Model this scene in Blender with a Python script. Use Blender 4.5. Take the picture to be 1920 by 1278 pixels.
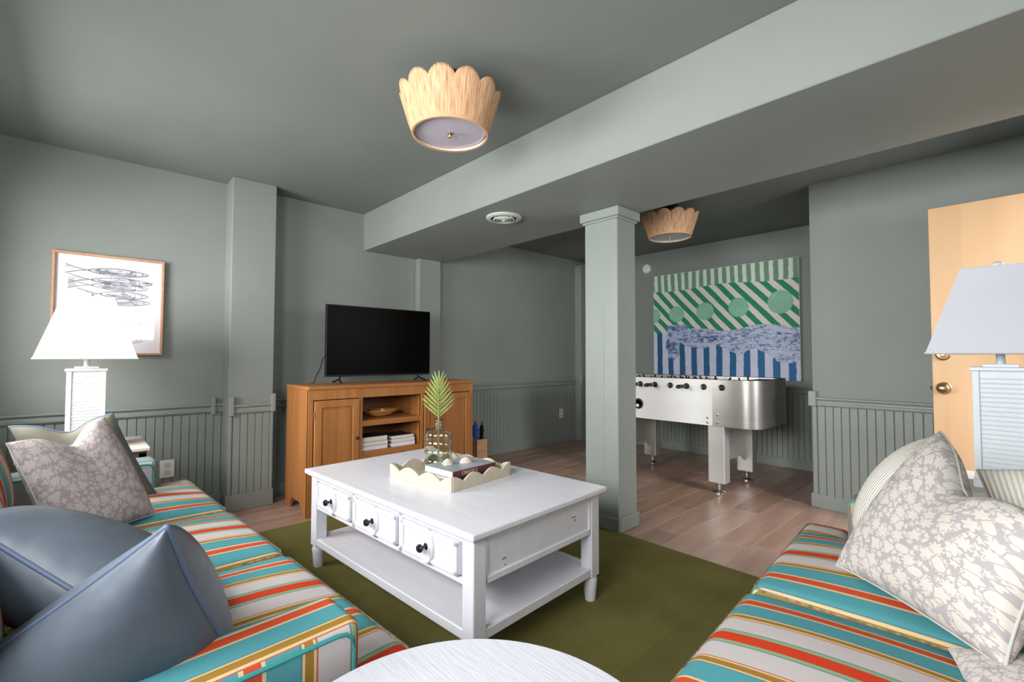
import bpy, bmesh, math, random
import numpy as np
from mathutils import Vector, Matrix
PI = math.pi
random.seed(4)
S = bpy.context.scene
for o in list(bpy.data.objects): bpy.data.objects.remove(o, do_unlink=True)
COL = S.collection

# ------------------------------------------------------------------ camera
YAW, PITCH, ROLL, FPX = math.radians(42.968), math.radians(1.964), math.radians(0.112), 874.834
fh = Vector((-math.cos(YAW), math.sin(YAW), 0)); rt = Vector((math.sin(YAW), math.cos(YAW), 0))
fw = fh*math.cos(PITCH) + Vector((0, 0, math.sin(PITCH)))
up = -fh*math.sin(PITCH) + Vector((0, 0, math.cos(PITCH)))
r2 = rt*math.cos(ROLL) + up*math.sin(ROLL); u2 = -rt*math.sin(ROLL) + up*math.cos(ROLL)
cam = bpy.data.cameras.new('camera'); camo = bpy.data.objects.new('camera', cam); COL.objects.link(camo)
cam.sensor_width = 36; cam.lens = FPX*36/1920; cam.clip_start = 0.02; cam.clip_end = 60
m = Matrix((r2, u2, -fw)).transposed().to_4x4(); m.translation = Vector((0, 0, 1.14)); camo.matrix_world = m
S.camera = camo

# ------------------------------------------------------------------ exposure, world and light
S.view_settings.view_transform = 'Standard'; S.view_settings.look = 'None'
S.view_settings.gamma = 1; S.view_settings.use_curve_mapping = False
S.view_settings.exposure = 0.40
W = bpy.data.worlds.new('sky'); S.world = W; W.use_nodes = True
W.node_tree.nodes['Background'].inputs[0].default_value = (.75, .85, 1, 1)
W.node_tree.nodes['Background'].inputs[1].default_value = 1.0

def area(name, loc, aim, sx, sy, watts, col):
    l = bpy.data.lights.new(name, 'AREA'); l.shape = 'RECTANGLE'; l.size = sx; l.size_y = sy
    l.energy = watts; l.color = col
    o = bpy.data.objects.new(name, l); COL.objects.link(o); o.location = loc
    o.rotation_euler = Vector(aim).to_track_quat('-Z', 'Y').to_euler(); return o
# daylight entering through the three windows (behind both sofas, outside the frame)
area('window_daylight', (-3.0, -1.05, 1.60), (0, 1, -.2), 1.5, 1.0, 108, (1.0, .995, .985))
area('window_daylight', (-.75, -1.05, 1.55), (0, 1, -.25), 1.8, 1.0, 128, (1.0, .995, .985))
area('window_daylight', (.98, .48, 1.75), (-1, 0, -.15), 1.0, .8, 32, (.97, .98, 1.0))
area('doorway_daylight', (1.35, 3.28, 1.9), (-1, .05, -.62), .9, 1.5, 75, (1.0, .985, .96))   # open doorway behind the door leaf

# ------------------------------------------------------------------ materials
def lin(h):
    h = h.lstrip('#'); c = [int(h[i:i+2], 16)/255 for i in (0, 2, 4)]
    return tuple((x/12.92 if x <= .04045 else ((x+.055)/1.055)**2.4) for x in c) + (1,)
def newmat(name, rough=.6, spec=.4, col='#808080', metal=0):
    M = bpy.data.materials.new(name); M.use_nodes = True; nt = M.node_tree; b = nt.nodes['Principled BSDF']
    b.inputs['Base Color'].default_value = lin(col) if isinstance(col, str) else col
    b.inputs['Roughness'].default_value = rough; b.inputs['Specular IOR Level'].default_value = spec
    b.inputs['Metallic'].default_value = metal
    return M, nt, b
def N(nt, t, **k):
    n = nt.nodes.new(t)
    for a, v in k.items(): setattr(n, a, v)
    return n
def noisecol(nt, b, c1, c2, scale=(8, 8, 8), detail=4, lo=.35, hi=.65, coord='Object', dist=0, inp='Base Color'):
    tc = N(nt, 'ShaderNodeTexCoord'); mp = N(nt, 'ShaderNodeMapping'); mp.inputs['Scale'].default_value = scale
    no = N(nt, 'ShaderNodeTexNoise'); no.inputs['Scale'].default_value = 1; no.inputs['Detail'].default_value = detail
    no.inputs['Distortion'].default_value = dist
    cr = N(nt, 'ShaderNodeValToRGB'); cr.color_ramp.elements[0].position = lo; cr.color_ramp.elements[1].position = hi
    cr.color_ramp.elements[0].color = lin(c1); cr.color_ramp.elements[1].color = lin(c2)
    nt.links.new(tc.outputs[coord], mp.inputs[0]); nt.links.new(mp.outputs[0], no.inputs[0])
    nt.links.new(no.outputs[0], cr.inputs[0]); nt.links.new(cr.outputs[0], b.inputs[inp])
    return no, cr, mp
def bump(nt, b, src, strength=.2, dist=.01):
    bp = N(nt, 'ShaderNodeBump'); bp.inputs['Strength'].default_value = strength; bp.inputs['Distance'].default_value = dist
    nt.links.new(src, bp.inputs['Height']); nt.links.new(bp.outputs[0], b.inputs['Normal'])
def simple(name, c1, c2=None, rough=.6, spec=.4, scale=(8, 8, 8), metal=0, bmp=0, bscale=60, coat=0):
    M, nt, b = newmat(name, rough, spec, c1, metal)
    if c2: noisecol(nt, b, c1, c2, scale)
    if bmp:
        tc = N(nt, 'ShaderNodeTexCoord'); no = N(nt, 'ShaderNodeTexNoise'); no.inputs['Scale'].default_value = bscale
        nt.links.new(tc.outputs['Object'], no.inputs[0]); bump(nt, b, no.outputs[0], bmp, .005)
    if coat: b.inputs['Coat Weight'].default_value = coat; b.inputs['Coat Roughness'].default_value = .15
    return M
M_wall = simple('green_grey_wall_paint', '#848A85', '#888E89', .55, .35, (2, 2, 2), bmp=.05, bscale=150)
M_ceil = simple('green_grey_ceiling_paint', '#797E79', '#7D827D', .6, .3, (2, 2, 2))
M_trim = simple('green_grey_trim_paint', '#858C87', '#89908B', .38, .45, (3, 3, 3))
M_white = simple('white_paint', '#C4C5CA', '#CACBD0', .4, .4, (5, 5, 5))
M_tablewhite = simple('white_table_paint', '#D4D4DB', '#DADAE0', .28, .5, (4, 30, 4), bmp=.03, bscale=40)
M_distress = simple('worn_grey_brown', '#9A8E88', None, .7, .2)
def wood(name, c1, c2, rough=.45, along='X', sc=1.0, coord='Object', coat=0, lo=.3, hi=.7):
    M, nt, b = newmat(name, rough, .4, c1)
    s = {'X': (1.5, 28, 28), 'Y': (28, 1.5, 28), 'Z': (28, 28, 1.5)}[along]
    no, cr, mp = noisecol(nt, b, c1, c2, tuple(v*sc for v in s), 5, lo, hi, coord, dist=.4)
    bump(nt, b, no.outputs[0], .06, .004)
    if coat: b.inputs['Coat Weight'].default_value = coat
    return M
M_cab = wood('honey_oak', '#99602F', '#B17642', .42, 'Z', .7)
M_cabh = wood('honey_oak_horizontal', '#99602F', '#B17642', .42, 'Y', .7)
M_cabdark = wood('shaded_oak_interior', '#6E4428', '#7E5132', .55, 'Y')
M_door = wood('pale_birch_door', '#BD9870', '#C8A37C', .45, 'Z', .35)
M_bamboo = simple('pale_wood_frame', '#B98B6C', '#C6987A', .5, .3, (3, 30, 30))
M_bowl = wood('turned_wood_bowl', '#B9793A', '#DDA45C', .4, 'Y', 1.2)
M_crate = simple('light_kraft_wood', '#C79A74', '#D6AE88', .6, .2, (10, 10, 30))
M_brass = simple('antique_brass', '#B89A70', None, .28, .5, metal=1)
M_steel = simple('brushed_steel', '#B9B8B2', None, .3, .5, metal=1)
M_chrome = simple('chrome', '#D8D8D8', None, .12, .5, metal=1)
M_alu = simple('brushed_aluminium_panel', '#D2D2CE', '#D6D6D2', .33, .5, (1, 1, 12), metal=.45)
M_panel = simple('white_aluminium_panel', '#E6E6E3', '#EAEAE7', .45, .5, (1, 1, 6), metal=.1)
M_brushed = simple('brushed_steel_sheet', '#BDBAB4', '#C6C3BD', .34, .5, (.5, .5, 20), metal=.85)
M_black = simple('black_plastic', '#0C0C0C', None, .4, .4)
M_rubber = simple('dark_rubber', '#2B2C2C', None, .6, .3)
M_screen = simple('black_glass_screen', '#020202', None, .35, .08)
M_knobdark = simple('dark_pewter', '#1E2028', None, .25, .6)
M_plastic = simple('white_plastic', '#E4E5DF', None, .4, .4)
M_paper = simple('book_pages', '#D9CFC6', '#E9E1DA', .7, .2, (2, 2, 200))
M_bookdark = simple('dark_book_cover', '#332B2A', None, .5, .4)
M_bookgrey = simple('pale_grey_book_cover', '#9FA3AB', '#8F949C', .35, .5, (5, 5, 5))
M_bookmaroon = simple('maroon_book_spine', '#5E3338', None, .5, .3)
M_bookwhite = simple('white_book_cover', '#E3E3EA', None, .5, .3)
M_letter = simple('pale_lettering', '#D9B9B4', None, .6, .2)
M_shell = simple('white_shell', '#DDD3C8', '#D2BFB2', .45, .4, (40, 40, 40), bmp=.3, bscale=120)
M_tray = simple('cream_tray_veneer', '#B5AA97', '#BFB4A2', .5, .3, (30, 30, 30))
M_leaf = simple('palm_green', '#64803F', '#9AA663', .5, .3, (20, 20, 60))
M_stem = simple('palm_stem', '#8FA05A', None, .5, .3)
M_lampbase = simple('white_painted_lamp_wood', '#E2E4E5', None, .35, .4)
M_lampblue = simple('pale_blue_white_painted_wood', '#CFD8DD', None, .4, .4)
M_blue = simple('royal_blue_cloth', '#2E4A9A', '#3F5CAF', .7, .2, (20, 20, 20))
M_blackcloth = simple('black_cloth', '#151A1C', None, .8, .2)
M_marking = simple('white_ball', '#EDEDE6', None, .3, .5)
M_seam = simple('dark_paint_joint', '#6F756F', None, .6, .2)
M_ventp = simple('pale_grey_green_vent', '#B4BAB2', None, .4, .4)
M_wall_dark = simple('dark_hole', '#050505', None, .8, .1)

def shade_mat(name, c, tr=.35):
    M, nt, b = newmat(name, .75, .2, c)
    out = nt.nodes['Material Output']; t = N(nt, 'ShaderNodeBsdfTranslucent'); t.inputs[0].default_value = lin(c)
    mx = N(nt, 'ShaderNodeMixShader'); mx.inputs[0].default_value = tr
    nt.links.new(b.outputs[0], mx.inputs[1]); nt.links.new(t.outputs[0], mx.inputs[2]); nt.links.new(mx.outputs[0], out.inputs[0])
    tc = N(nt, 'ShaderNodeTexCoord'); no = N(nt, 'ShaderNodeTexNoise'); no.inputs['Scale'].default_value = 300
    nt.links.new(tc.outputs['Object'], no.inputs[0]); bump(nt, b, no.outputs[0], .15, .002)
    return M
M_shadewarm = shade_mat('ivory_linen_shade', '#E6E1D8')
M_shadecool = shade_mat('white_linen_shade', '#E2E4EB')

def raffia():
    M, nt, b = newmat('raffia_strands', .65, .3, '#D6A876')
    at = N(nt, 'ShaderNodeUVMap'); mp = N(nt, 'ShaderNodeMapping'); mp.inputs['Scale'].default_value = (220, 2.2, 1)
    no = N(nt, 'ShaderNodeTexNoise'); no.inputs['Scale'].default_value = 1; no.inputs['Detail'].default_value = 3
    cr = N(nt, 'ShaderNodeValToRGB'); e = cr.color_ramp.elements
    e[0].position = .3; e[0].color = lin('#AC7C57'); e[1].position = .7; e[1].color = lin('#E3C3A0')
    k = e.new(.5); k.color = lin('#D2A57E')
    nt.links.new(at.outputs[0], mp.inputs[0]); nt.links.new(mp.outputs[0], no.inputs[0]); nt.links.new(no.outputs[0], cr.inputs[0])
    nt.links.new(cr.outputs[0], b.inputs['Base Color']); bump(nt, b, no.outputs[0], .5, .004)
    return M
M_raffia = raffia()
M_lining = simple('pale_shade_lining', '#CFC6BC', None, .7, .2)
M_diffuser = simple('frosted_acrylic_diffuser', '#B9B2BD', None, .25, .5)  # lavender tint paints a reflection into the diffuser colour

def glass(name, c, rough=.02, ior=1.45):
    M, nt, b = newmat(name, rough, .5, c); b.inputs['Transmission Weight'].default_value = 1; b.inputs['IOR'].default_value = ior
    return M
M_glass = glass('pale_green_bottle_glass', '#F1F5EC')
M_pane = glass('window_glass', '#FFFFFF', 0, 1.01)
def picglass():
    M, nt, b = newmat('picture_glazing', .04, .5, '#FFFFFF'); out = nt.nodes['Material Output']
    t = N(nt, 'ShaderNodeBsdfTransparent'); g = N(nt, 'ShaderNodeBsdfGlossy'); g.inputs['Roughness'].default_value = .03
    fr = N(nt, 'ShaderNodeFresnel'); fr.inputs[0].default_value = 1.5; mx = N(nt, 'ShaderNodeMixShader'); mx.inputs[0].default_value = .035
    nt.nodes.remove(fr); nt.links.new(t.outputs[0], mx.inputs[1]); nt.links.new(g.outputs[0], mx.inputs[2])
    nt.links.new(mx.outputs[0], out.inputs[0]); return M
M_picglass = picglass()

STOPS = [(0, 'BE4A2B'), (.034, 'CDB38A'), (.052, '4D8F97'), (.19, '4C7A80'), (.197, 'CDB38A'), (.213, '94702C'), (.25, 'CDB38A'),
         (.263, 'B0584A'), (.27, 'BBB3B2'), (.42, '5C7C80'), (.427, '83A27E'), (.455, 'C43A1E'), (.545, '83A27E'), (.573, '5C7C80'),
         (.58, 'BBB3B2'), (.732, 'B0584A'), (.739, 'CDB38A'), (.752, '94702C'), (.79, 'CDB38A'), (.804, '4C7A80'), (.811, '4D8F97'),
         (.95, 'CDB38A'), (.968, 'BE4A2B')]
def stripe_mat():
    M, nt, b = newmat('multicolour_striped_fabric', .8, .2, '#888888')
    uv = N(nt, 'ShaderNodeUVMap'); sp = N(nt, 'ShaderNodeSeparateXYZ'); fr = N(nt, 'ShaderNodeMath', operation='FRACT')
    cr = N(nt, 'ShaderNodeValToRGB'); cr.color_ramp.interpolation = 'CONSTANT'; e = cr.color_ramp.elements
    e[0].position = 0; e[0].color = lin(STOPS[0][1]); e[1].position = STOPS[1][0]; e[1].color = lin(STOPS[1][1])
    for p, c in STOPS[2:]:
        k = e.new(p); k.color = lin(c)
    nt.links.new(uv.outputs[0], sp.inputs[0]); nt.links.new(sp.outputs[0], fr.inputs[0]); nt.links.new(fr.outputs[0], cr.inputs[0])
    nt.links.new(cr.outputs[0], b.inputs['Base Color'])
    tc = N(nt, 'ShaderNodeTexCoord'); no = N(nt, 'ShaderNodeTexNoise'); no.inputs['Scale'].default_value = 400
    nt.links.new(tc.outputs['Object'], no.inputs[0]); bump(nt, b, no.outputs[0], .15, .002)
    return M
M_stripe = stripe_mat()
M_cord = simple('twisted_cord_piping', '#A08C6A', '#4F5F5E', .7, .2, (60, 60, 60))
M_tealcord = simple('teal_piping', '#3E8F8D', None, .7, .2)

def floral_mat(name, bg, fg, fg2):
    M, nt, b = newmat(name, .8, .2, fg)
    uv = N(nt, 'ShaderNodeUVMap')
    def layer(scale, off, base, amp, edge, ring=0):
        mp = N(nt, 'ShaderNodeMapping'); mp.inputs['Location'].default_value = (off, off*.7, 0)
        nt.links.new(uv.outputs[0], mp.inputs[0])
        v = N(nt, 'ShaderNodeTexVoronoi', voronoi_dimensions='2D'); v.inputs['Scale'].default_value = scale; v.inputs['Randomness'].default_value = .75
        nt.links.new(mp.outputs[0], v.inputs['Vector'])
        d = N(nt, 'ShaderNodeVectorMath', operation='SUBTRACT'); nt.links.new(mp.outputs[0], d.inputs[0]); nt.links.new(v.outputs['Position'], d.inputs[1])
        sp = N(nt, 'ShaderNodeSeparateXYZ'); nt.links.new(d.outputs[0], sp.inputs[0])
        at = N(nt, 'ShaderNodeMath', operation='ARCTAN2'); nt.links.new(sp.outputs[1], at.inputs[0]); nt.links.new(sp.outputs[0], at.inputs[1])
        sc = N(nt, 'ShaderNodeSeparateColor'); nt.links.new(v.outputs['Color'], sc.inputs[0])
        n1 = N(nt, 'ShaderNodeMath', operation='MULTIPLY'); n1.inputs[1].default_value = 8; nt.links.new(sc.outputs[0], n1.inputs[0])
        fl = N(nt, 'ShaderNodeMath', operation='FLOOR'); nt.links.new(n1.outputs[0], fl.inputs[0])
        ad = N(nt, 'ShaderNodeMath', operation='ADD'); ad.inputs[1].default_value = 2; nt.links.new(fl.outputs[0], ad.inputs[0])
        mu = N(nt, 'ShaderNodeMath', operation='MULTIPLY'); nt.links.new(at.outputs[0], mu.inputs[0]); nt.links.new(ad.outputs[0], mu.inputs[1])
        ph = N(nt, 'ShaderNodeMath', operation='MULTIPLY_ADD'); ph.inputs[1].default_value = 6.28; nt.links.new(sc.outputs[1], ph.inputs[0]); nt.links.new(mu.outputs[0], ph.inputs[2])
        co = N(nt, 'ShaderNodeMath', operation='COSINE'); nt.links.new(ph.outputs[0], co.inputs[0])
        rr = N(nt, 'ShaderNodeMath', operation='MULTIPLY_ADD'); rr.inputs[1].default_value = amp; rr.inputs[2].default_value = base; nt.links.new(co.outputs[0], rr.inputs[0])
        cmp_ = N(nt, 'ShaderNodeMath', operation='LESS_THAN'); nt.links.new(v.outputs['Distance'], cmp_.inputs[0]); nt.links.new(rr.outputs[0], cmp_.inputs[1])
        ve = N(nt, 'ShaderNodeTexVoronoi', voronoi_dimensions='2D', feature='DISTANCE_TO_EDGE'); ve.inputs['Scale'].default_value = scale; ve.inputs['Randomness'].default_value = .75
        nt.links.new(mp.outputs[0], ve.inputs['Vector'])
        g = N(nt, 'ShaderNodeMath', operation='GREATER_THAN'); g.inputs[1].default_value = edge; nt.links.new(ve.outputs['Distance'], g.inputs[0])
        an = N(nt, 'ShaderNodeMath', operation='MULTIPLY'); nt.links.new(cmp_.outputs[0], an.inputs[0]); nt.links.new(g.outputs[0], an.inputs[1])
        if ring:
            r2_ = N(nt, 'ShaderNodeMath', operation='ADD'); r2_.inputs[1].default_value = ring; nt.links.new(rr.outputs[0], r2_.inputs[0])
            c2_ = N(nt, 'ShaderNodeMath', operation='GREATER_THAN'); nt.links.new(v.outputs['Distance'], c2_.inputs[0]); nt.links.new(r2_.outputs[0], c2_.inputs[1])
            return an.outputs[0], c2_.outputs[0]
        return an.outputs[0]
    big, free = layer(8.5, 0, .36, .09, .03, .07); sm = layer(17, 3.3, .36, .14, .06)
    small_ = N(nt, 'ShaderNodeMath', operation='MULTIPLY'); nt.links.new(sm, small_.inputs[0]); nt.links.new(free, small_.inputs[1]); small = small_.outputs[0]
    mx1 = N(nt, 'ShaderNodeMath', operation='MAXIMUM'); nt.links.new(big, mx1.inputs[0]); nt.links.new(small, mx1.inputs[1])
    # keep a gap of ground colour round the big motifs
    mix = N(nt, 'ShaderNodeMix', data_type='RGBA'); mix.inputs[6].default_value = lin(bg); mix.inputs[7].default_value = lin(fg)
    nt.links.new(mx1.outputs[0], mix.inputs[0]); nt.links.new(mix.outputs[2], b.inputs['Base Color'])
    tc = N(nt, 'ShaderNodeTexCoord'); no = N(nt, 'ShaderNodeTexNoise'); no.inputs['Scale'].default_value = 12
    nt.links.new(tc.outputs['Object'], no.inputs[0]); bump(nt, b, no.outputs[0], .25, .02)
    return M
M_floral = floral_mat('cream_floral_on_grey_linen', '#A8A2A2', '#CBC4BC', '#E2DCD4')
M_floral2 = floral_mat('mauve_floral_linen', '#958A8C', '#B1A7A4', '#B0A6A0')
def fabric(name, c1, c2, rough=.75, spec=.2, sheen=0, bscale=9, bs=.3):
    M, nt, b = newmat(name, rough, spec, c1); noisecol(nt, b, c1, c2, (6, 6, 6))
    tc = N(nt, 'ShaderNodeTexCoord'); no = N(nt, 'ShaderNodeTexNoise'); no.inputs['Scale'].default_value = bscale
    nt.links.new(tc.outputs['Object'], no.inputs[0]); bump(nt, b, no.outputs[0], bs, .03)
    b.inputs['Sheen Weight'].default_value = sheen
    return M
M_bluecush = fabric('slate_blue_sateen', '#4F5762', '#57606B', .44, .4)
M_bluepipe = simple('slate_blue_piping', '#56657C', None, .5, .3)
M_greycush = fabric('olive_grey_cotton', '#6B685C', '#737065', .8, .2)
M_whitepipe = simple('pale_piping', '#B9B8B2', None, .7, .2)
def ribbed():
    M, nt, b = newmat('cream_ribbed_weave', .8, .2, '#D6D1C4')
    uv = N(nt, 'ShaderNodeUVMap'); w = N(nt, 'ShaderNodeTexWave'); w.inputs['Scale'].default_value = 9; w.inputs['Distortion'].default_value = .6
    cr = N(nt, 'ShaderNodeValToRGB'); cr.color_ramp.elements[0].color = lin('#BFB9AC'); cr.color_ramp.elements[1].color = lin('#E2DED4'); cr.color_ramp.elements[1].position = .45
    nt.links.new(uv.outputs[0], w.inputs[0]); nt.links.new(w.outputs[0], cr.inputs[0]); nt.links.new(cr.outputs[0], b.inputs['Base Color'])
    bump(nt, b, w.outputs[0], .6, .004); return M
M_rib = ribbed()
def rugmat():
    M, nt, b = newmat('olive_woven_rug', .95, .1, '#5B5626')
    no, cr, mp = noisecol(nt, b, '#6B6538', '#787243', (3, 3, 3), 6)
    tc = N(nt, 'ShaderNodeTexCoord'); w = N(nt, 'ShaderNodeTexWave'); w.inputs['Scale'].default_value = 60; w.inputs['Distortion'].default_value = 1.5
    w.inputs['Detail'].default_value = 3
    nt.links.new(tc.outputs['Object'], w.inputs[0])
    br = N(nt, 'ShaderNodeTexBrick'); br.offset = 0; br.inputs['Scale'].default_value = 1; br.inputs['Brick Width'].default_value = .5; br.inputs['Row Height'].default_value = .5
    br.inputs['Mortar Size'].default_value = .006; br.inputs['Mortar Smooth'].default_value = .4; br.inputs['Color1'].default_value = (1, 1, 1, 1); br.inputs['Color2'].default_value = (.97, .97, .97, 1); br.inputs['Mortar'].default_value = (1.07, 1.07, 1.0, 1)
    nt.links.new(tc.outputs['Object'], br.inputs[0]); mxr = N(nt, 'ShaderNodeMix', data_type='RGBA', blend_type='MULTIPLY'); mxr.inputs[0].default_value = 1
    nt.links.new(cr.outputs[0], mxr.inputs[6]); nt.links.new(br.outputs[0], mxr.inputs[7]); nt.links.new(mxr.outputs[2], b.inputs['Base Color'])
    bump(nt, b, w.outputs[0], .5, .004); return M
M_rug = rugmat()
def plankmat(i, a, c):
    M, nt, b = newmat('wood_look_floor_plank', .33, .45, a)
    no, cr, mp = noisecol(nt, b, a, c, (14, 1.6, 14), 6, .3, .7, dist=.6); bump(nt, b, no.outputs[0], .05, .003); return M
M_planks = [plankmat(i, a, c) for i, (a, c) in enumerate([('#9A7B6B', '#B59483'), ('#A48678', '#BD9F90'), ('#90725F', '#AA8B7A'), ('#9E8070', '#B69788')])]
M_grout = simple('pale_floor_joint', '#A58D80', None, .8, .2)
def vcol(name, rough=.6, spec=.2):
    M, nt, b = newmat(name, rough, spec, '#888888'); a = N(nt, 'ShaderNodeAttribute', attribute_name='print')
    nt.links.new(a.outputs['Color'], b.inputs['Base Color']); return M

# ------------------------------------------------------------------ mesh helpers
def link(name, me, parent=None):
    o = bpy.data.objects.new(name, me); COL.objects.link(o)
    if parent: o.parent = parent
    return o
def fin(name, bm, mats, parent=None, smooth=False):
    me = bpy.data.meshes.new(name); bmesh.ops.recalc_face_normals(bm, faces=bm.faces); bm.to_mesh(me); bm.free()
    for mm in (mats if isinstance(mats, (list, tuple)) else [mats]): me.materials.append(mm)
    if smooth:
        me.polygons.foreach_set('use_smooth', [True]*len(me.polygons))
        if smooth != 'all':
            try: me.set_sharp_from_angle(angle=math.radians(38))
            except Exception: pass
    return link(name, me, parent)
def tag(o, label=None, cat=None, group=None, kind=None):
    if label: o['label'] = label
    if cat: o['category'] = cat
    if group: o['group'] = group
    if kind: o['kind'] = kind
    return o
def empty(name, loc=(0, 0, 0), rz=0, label=None, cat=None, group=None):
    o = bpy.data.objects.new(name, None); COL.objects.link(o); o.location = loc; o.rotation_euler = (0, 0, rz)
    o.empty_display_size = .1
    return tag(o, label, cat, group)
def copy_tree(o, parent=None):
    c = o.copy(); COL.objects.link(c)
    if parent: c.parent = parent
    for ch in list(o.children): copy_tree(ch, c)
    return c
def BM(): return bmesh.new()
def box(bm, x0, x1, y0, y1, z0, z1, bev=0, seg=1, mat=0, M=None):
    vs = [bm.verts.new(p) for p in ((x0, y0, z0), (x1, y0, z0), (x1, y1, z0), (x0, y1, z0), (x0, y0, z1), (x1, y0, z1), (x1, y1, z1), (x0, y1, z1))]
    fs = [bm.faces.new([vs[i] for i in f]) for f in ((0, 3, 2, 1), (4, 5, 6, 7), (0, 1, 5, 4), (1, 2, 6, 5), (2, 3, 7, 6), (3, 0, 4, 7))]
    for f in fs: f.material_index = mat
    if bev:
        es = list({e for f in fs for e in f.edges})
        r = bmesh.ops.bevel(bm, geom=es, offset=bev, segments=seg, profile=.5, affect='EDGES', material=-1)
        vs = list({v for f in r['faces'] for v in f.verts} | {v for v in vs if v.is_valid})
    if M is not None:
        for v in vs:
            if v.is_valid: v.co = M @ v.co
def obox(name, x0, x1, y0, y1, z0, z1, mat, parent=None, bev=0, seg=1):
    b = BM(); box(b, x0, x1, y0, y1, z0, z1, bev, seg); return fin(name, b, mat, parent)
def lathe(bm, prof, c=(0, 0, 0), seg=32, axis='Z', mat=0, cap=True):
    rings = []
    for r, z in prof:
        ring = []
        for i in range(seg):
            a = 2*PI*i/seg; p = (r*math.cos(a), r*math.sin(a), z)
            if axis == 'Y': p = (p[0], z, p[1])
            elif axis == 'X': p = (z, p[0], p[1])
            ring.append(bm.verts.new((p[0]+c[0], p[1]+c[1], p[2]+c[2])))
        rings.append(ring)
    for a, b in zip(rings, rings[1:]):
        for i in range(seg):
            j = (i+1) % seg; f = bm.faces.new((a[i], a[j], b[j], b[i])); f.material_index = mat
    if cap:
        for rg in (rings[0], rings[-1]):
            try: bm.faces.new(rg).material_index = mat
            except Exception: pass
def tube(bm, pts, r, seg=8, mat=0, closed=False):
    pts = [Vector(p) for p in pts]; n = len(pts); rings = []; ref = None
    for i, p in enumerate(pts):
        if closed: t = (pts[(i+1) % n]-pts[i-1]).normalized()
        else: t = (pts[min(i+1, n-1)]-pts[max(i-1, 0)]).normalized()
        if ref is None or abs(ref.dot(t)) > .95: ref = Vector((0, 0, 1)) if abs(t.z) < .9 else Vector((1, 0, 0))
        a = t.cross(ref).normalized(); b = t.cross(a).normalized(); ref = -b if False else ref
        rr = r[i] if isinstance(r, (list, tuple)) else r
        rings.append([bm.verts.new(p + a*rr*math.cos(2*PI*k/seg) + b*rr*math.sin(2*PI*k/seg)) for k in range(seg)])
    prs = list(zip(rings, rings[1:])) + ([(rings[-1], rings[0])] if closed else [])
    for A, B in prs:
        for k in range(seg):
            j = (k+1) % seg; bm.faces.new((A[k], A[j], B[j], B[k])).material_index = mat
    if not closed:
        for rg in (rings[0], rings[-1]):
            try: bm.faces.new(rg)
            except Exception: pass
def prism(bm, pts2, axis, a0, a1, mat=0):
    """extrude a 2D outline along an axis ('X': pts are (y,z); 'Y': (x,z); 'Z': (x,y))"""
    def P(p, a): return {'X': (a, p[0], p[1]), 'Y': (p[0], a, p[1]), 'Z': (p[0], p[1], a)}[axis]
    A = [bm.verts.new(P(p, a0)) for p in pts2]; B = [bm.verts.new(P(p, a1)) for p in pts2]
    n = len(pts2)
    for i in range(n):
        j = (i+1) % n; bm.faces.new((A[i], A[j], B[j], B[i])).material_index = mat
    bm.faces.new(A).material_index = mat; bm.faces.new(B[::-1]).material_index = mat
def roundbox(bm, c, s, r, n=(10, 10, 4), crown=0, crown_bot=0, sag=0):
    """rounded upholstery block with a crowned top; grid lines gather in the rounded edges"""
    h = (s[0]/2, s[1]/2, s[2]/2); key = {}; E_ = 4; ax = []
    for a in range(3):
        e = [math.tan(PI/4*k/E_) for k in range(E_)]; m_ = max(1, n[a])
        q = [-h[a]+r-r*x for x in (1, .663, .414, .199)] if h[a] > r else [-h[a]]
        inner = [-(h[a]-r)+2*(h[a]-r)*k/m_ for k in range(m_+1)] if h[a] > r+1e-4 else [0.0]
        ax.append(q+inner+[-x for x in q[::-1]])
    N0, N1, N2 = (len(a)-1 for a in ax)
    def V(i, j, k):
        if (i, j, k) in key: return key[(i, j, k)]
        p = Vector((ax[0][i], ax[1][j], ax[2][k]))
        q = Vector([max(-h[a]+r, min(h[a]-r, p[a])) for a in range(3)]); d = p-q
        if d.length > 1e-9: p = q+d.normalized()*r*max(abs(x) for x in d)/r
        u, v = p.x/h[0], p.y/h[1]; w = p.z/h[2]; cr = max(0, (1-u*u))**.8*max(0, (1-v*v))**.8
        p.z += (crown if w > 0 else crown_bot)*cr*abs(w)
        vv = bm.verts.new(p+Vector(c)); key[(i, j, k)] = vv; return vv
    for k in (0, N2):
        for i in range(N0):
            for j in range(N1): bm.faces.new((V(i, j, k), V(i+1, j, k), V(i+1, j+1, k), V(i, j+1, k)))
    for j in (0, N1):
        for i in range(N0):
            for k in range(N2): bm.faces.new((V(i, j, k), V(i+1, j, k), V(i+1, j, k+1), V(i, j, k+1)))
    for i in (0, N0):
        for j in range(N1):
            for k in range(N2): bm.faces.new((V(i, j, k), V(i, j+1, k), V(i, j+1, k+1), V(i, j, k+1)))

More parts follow.
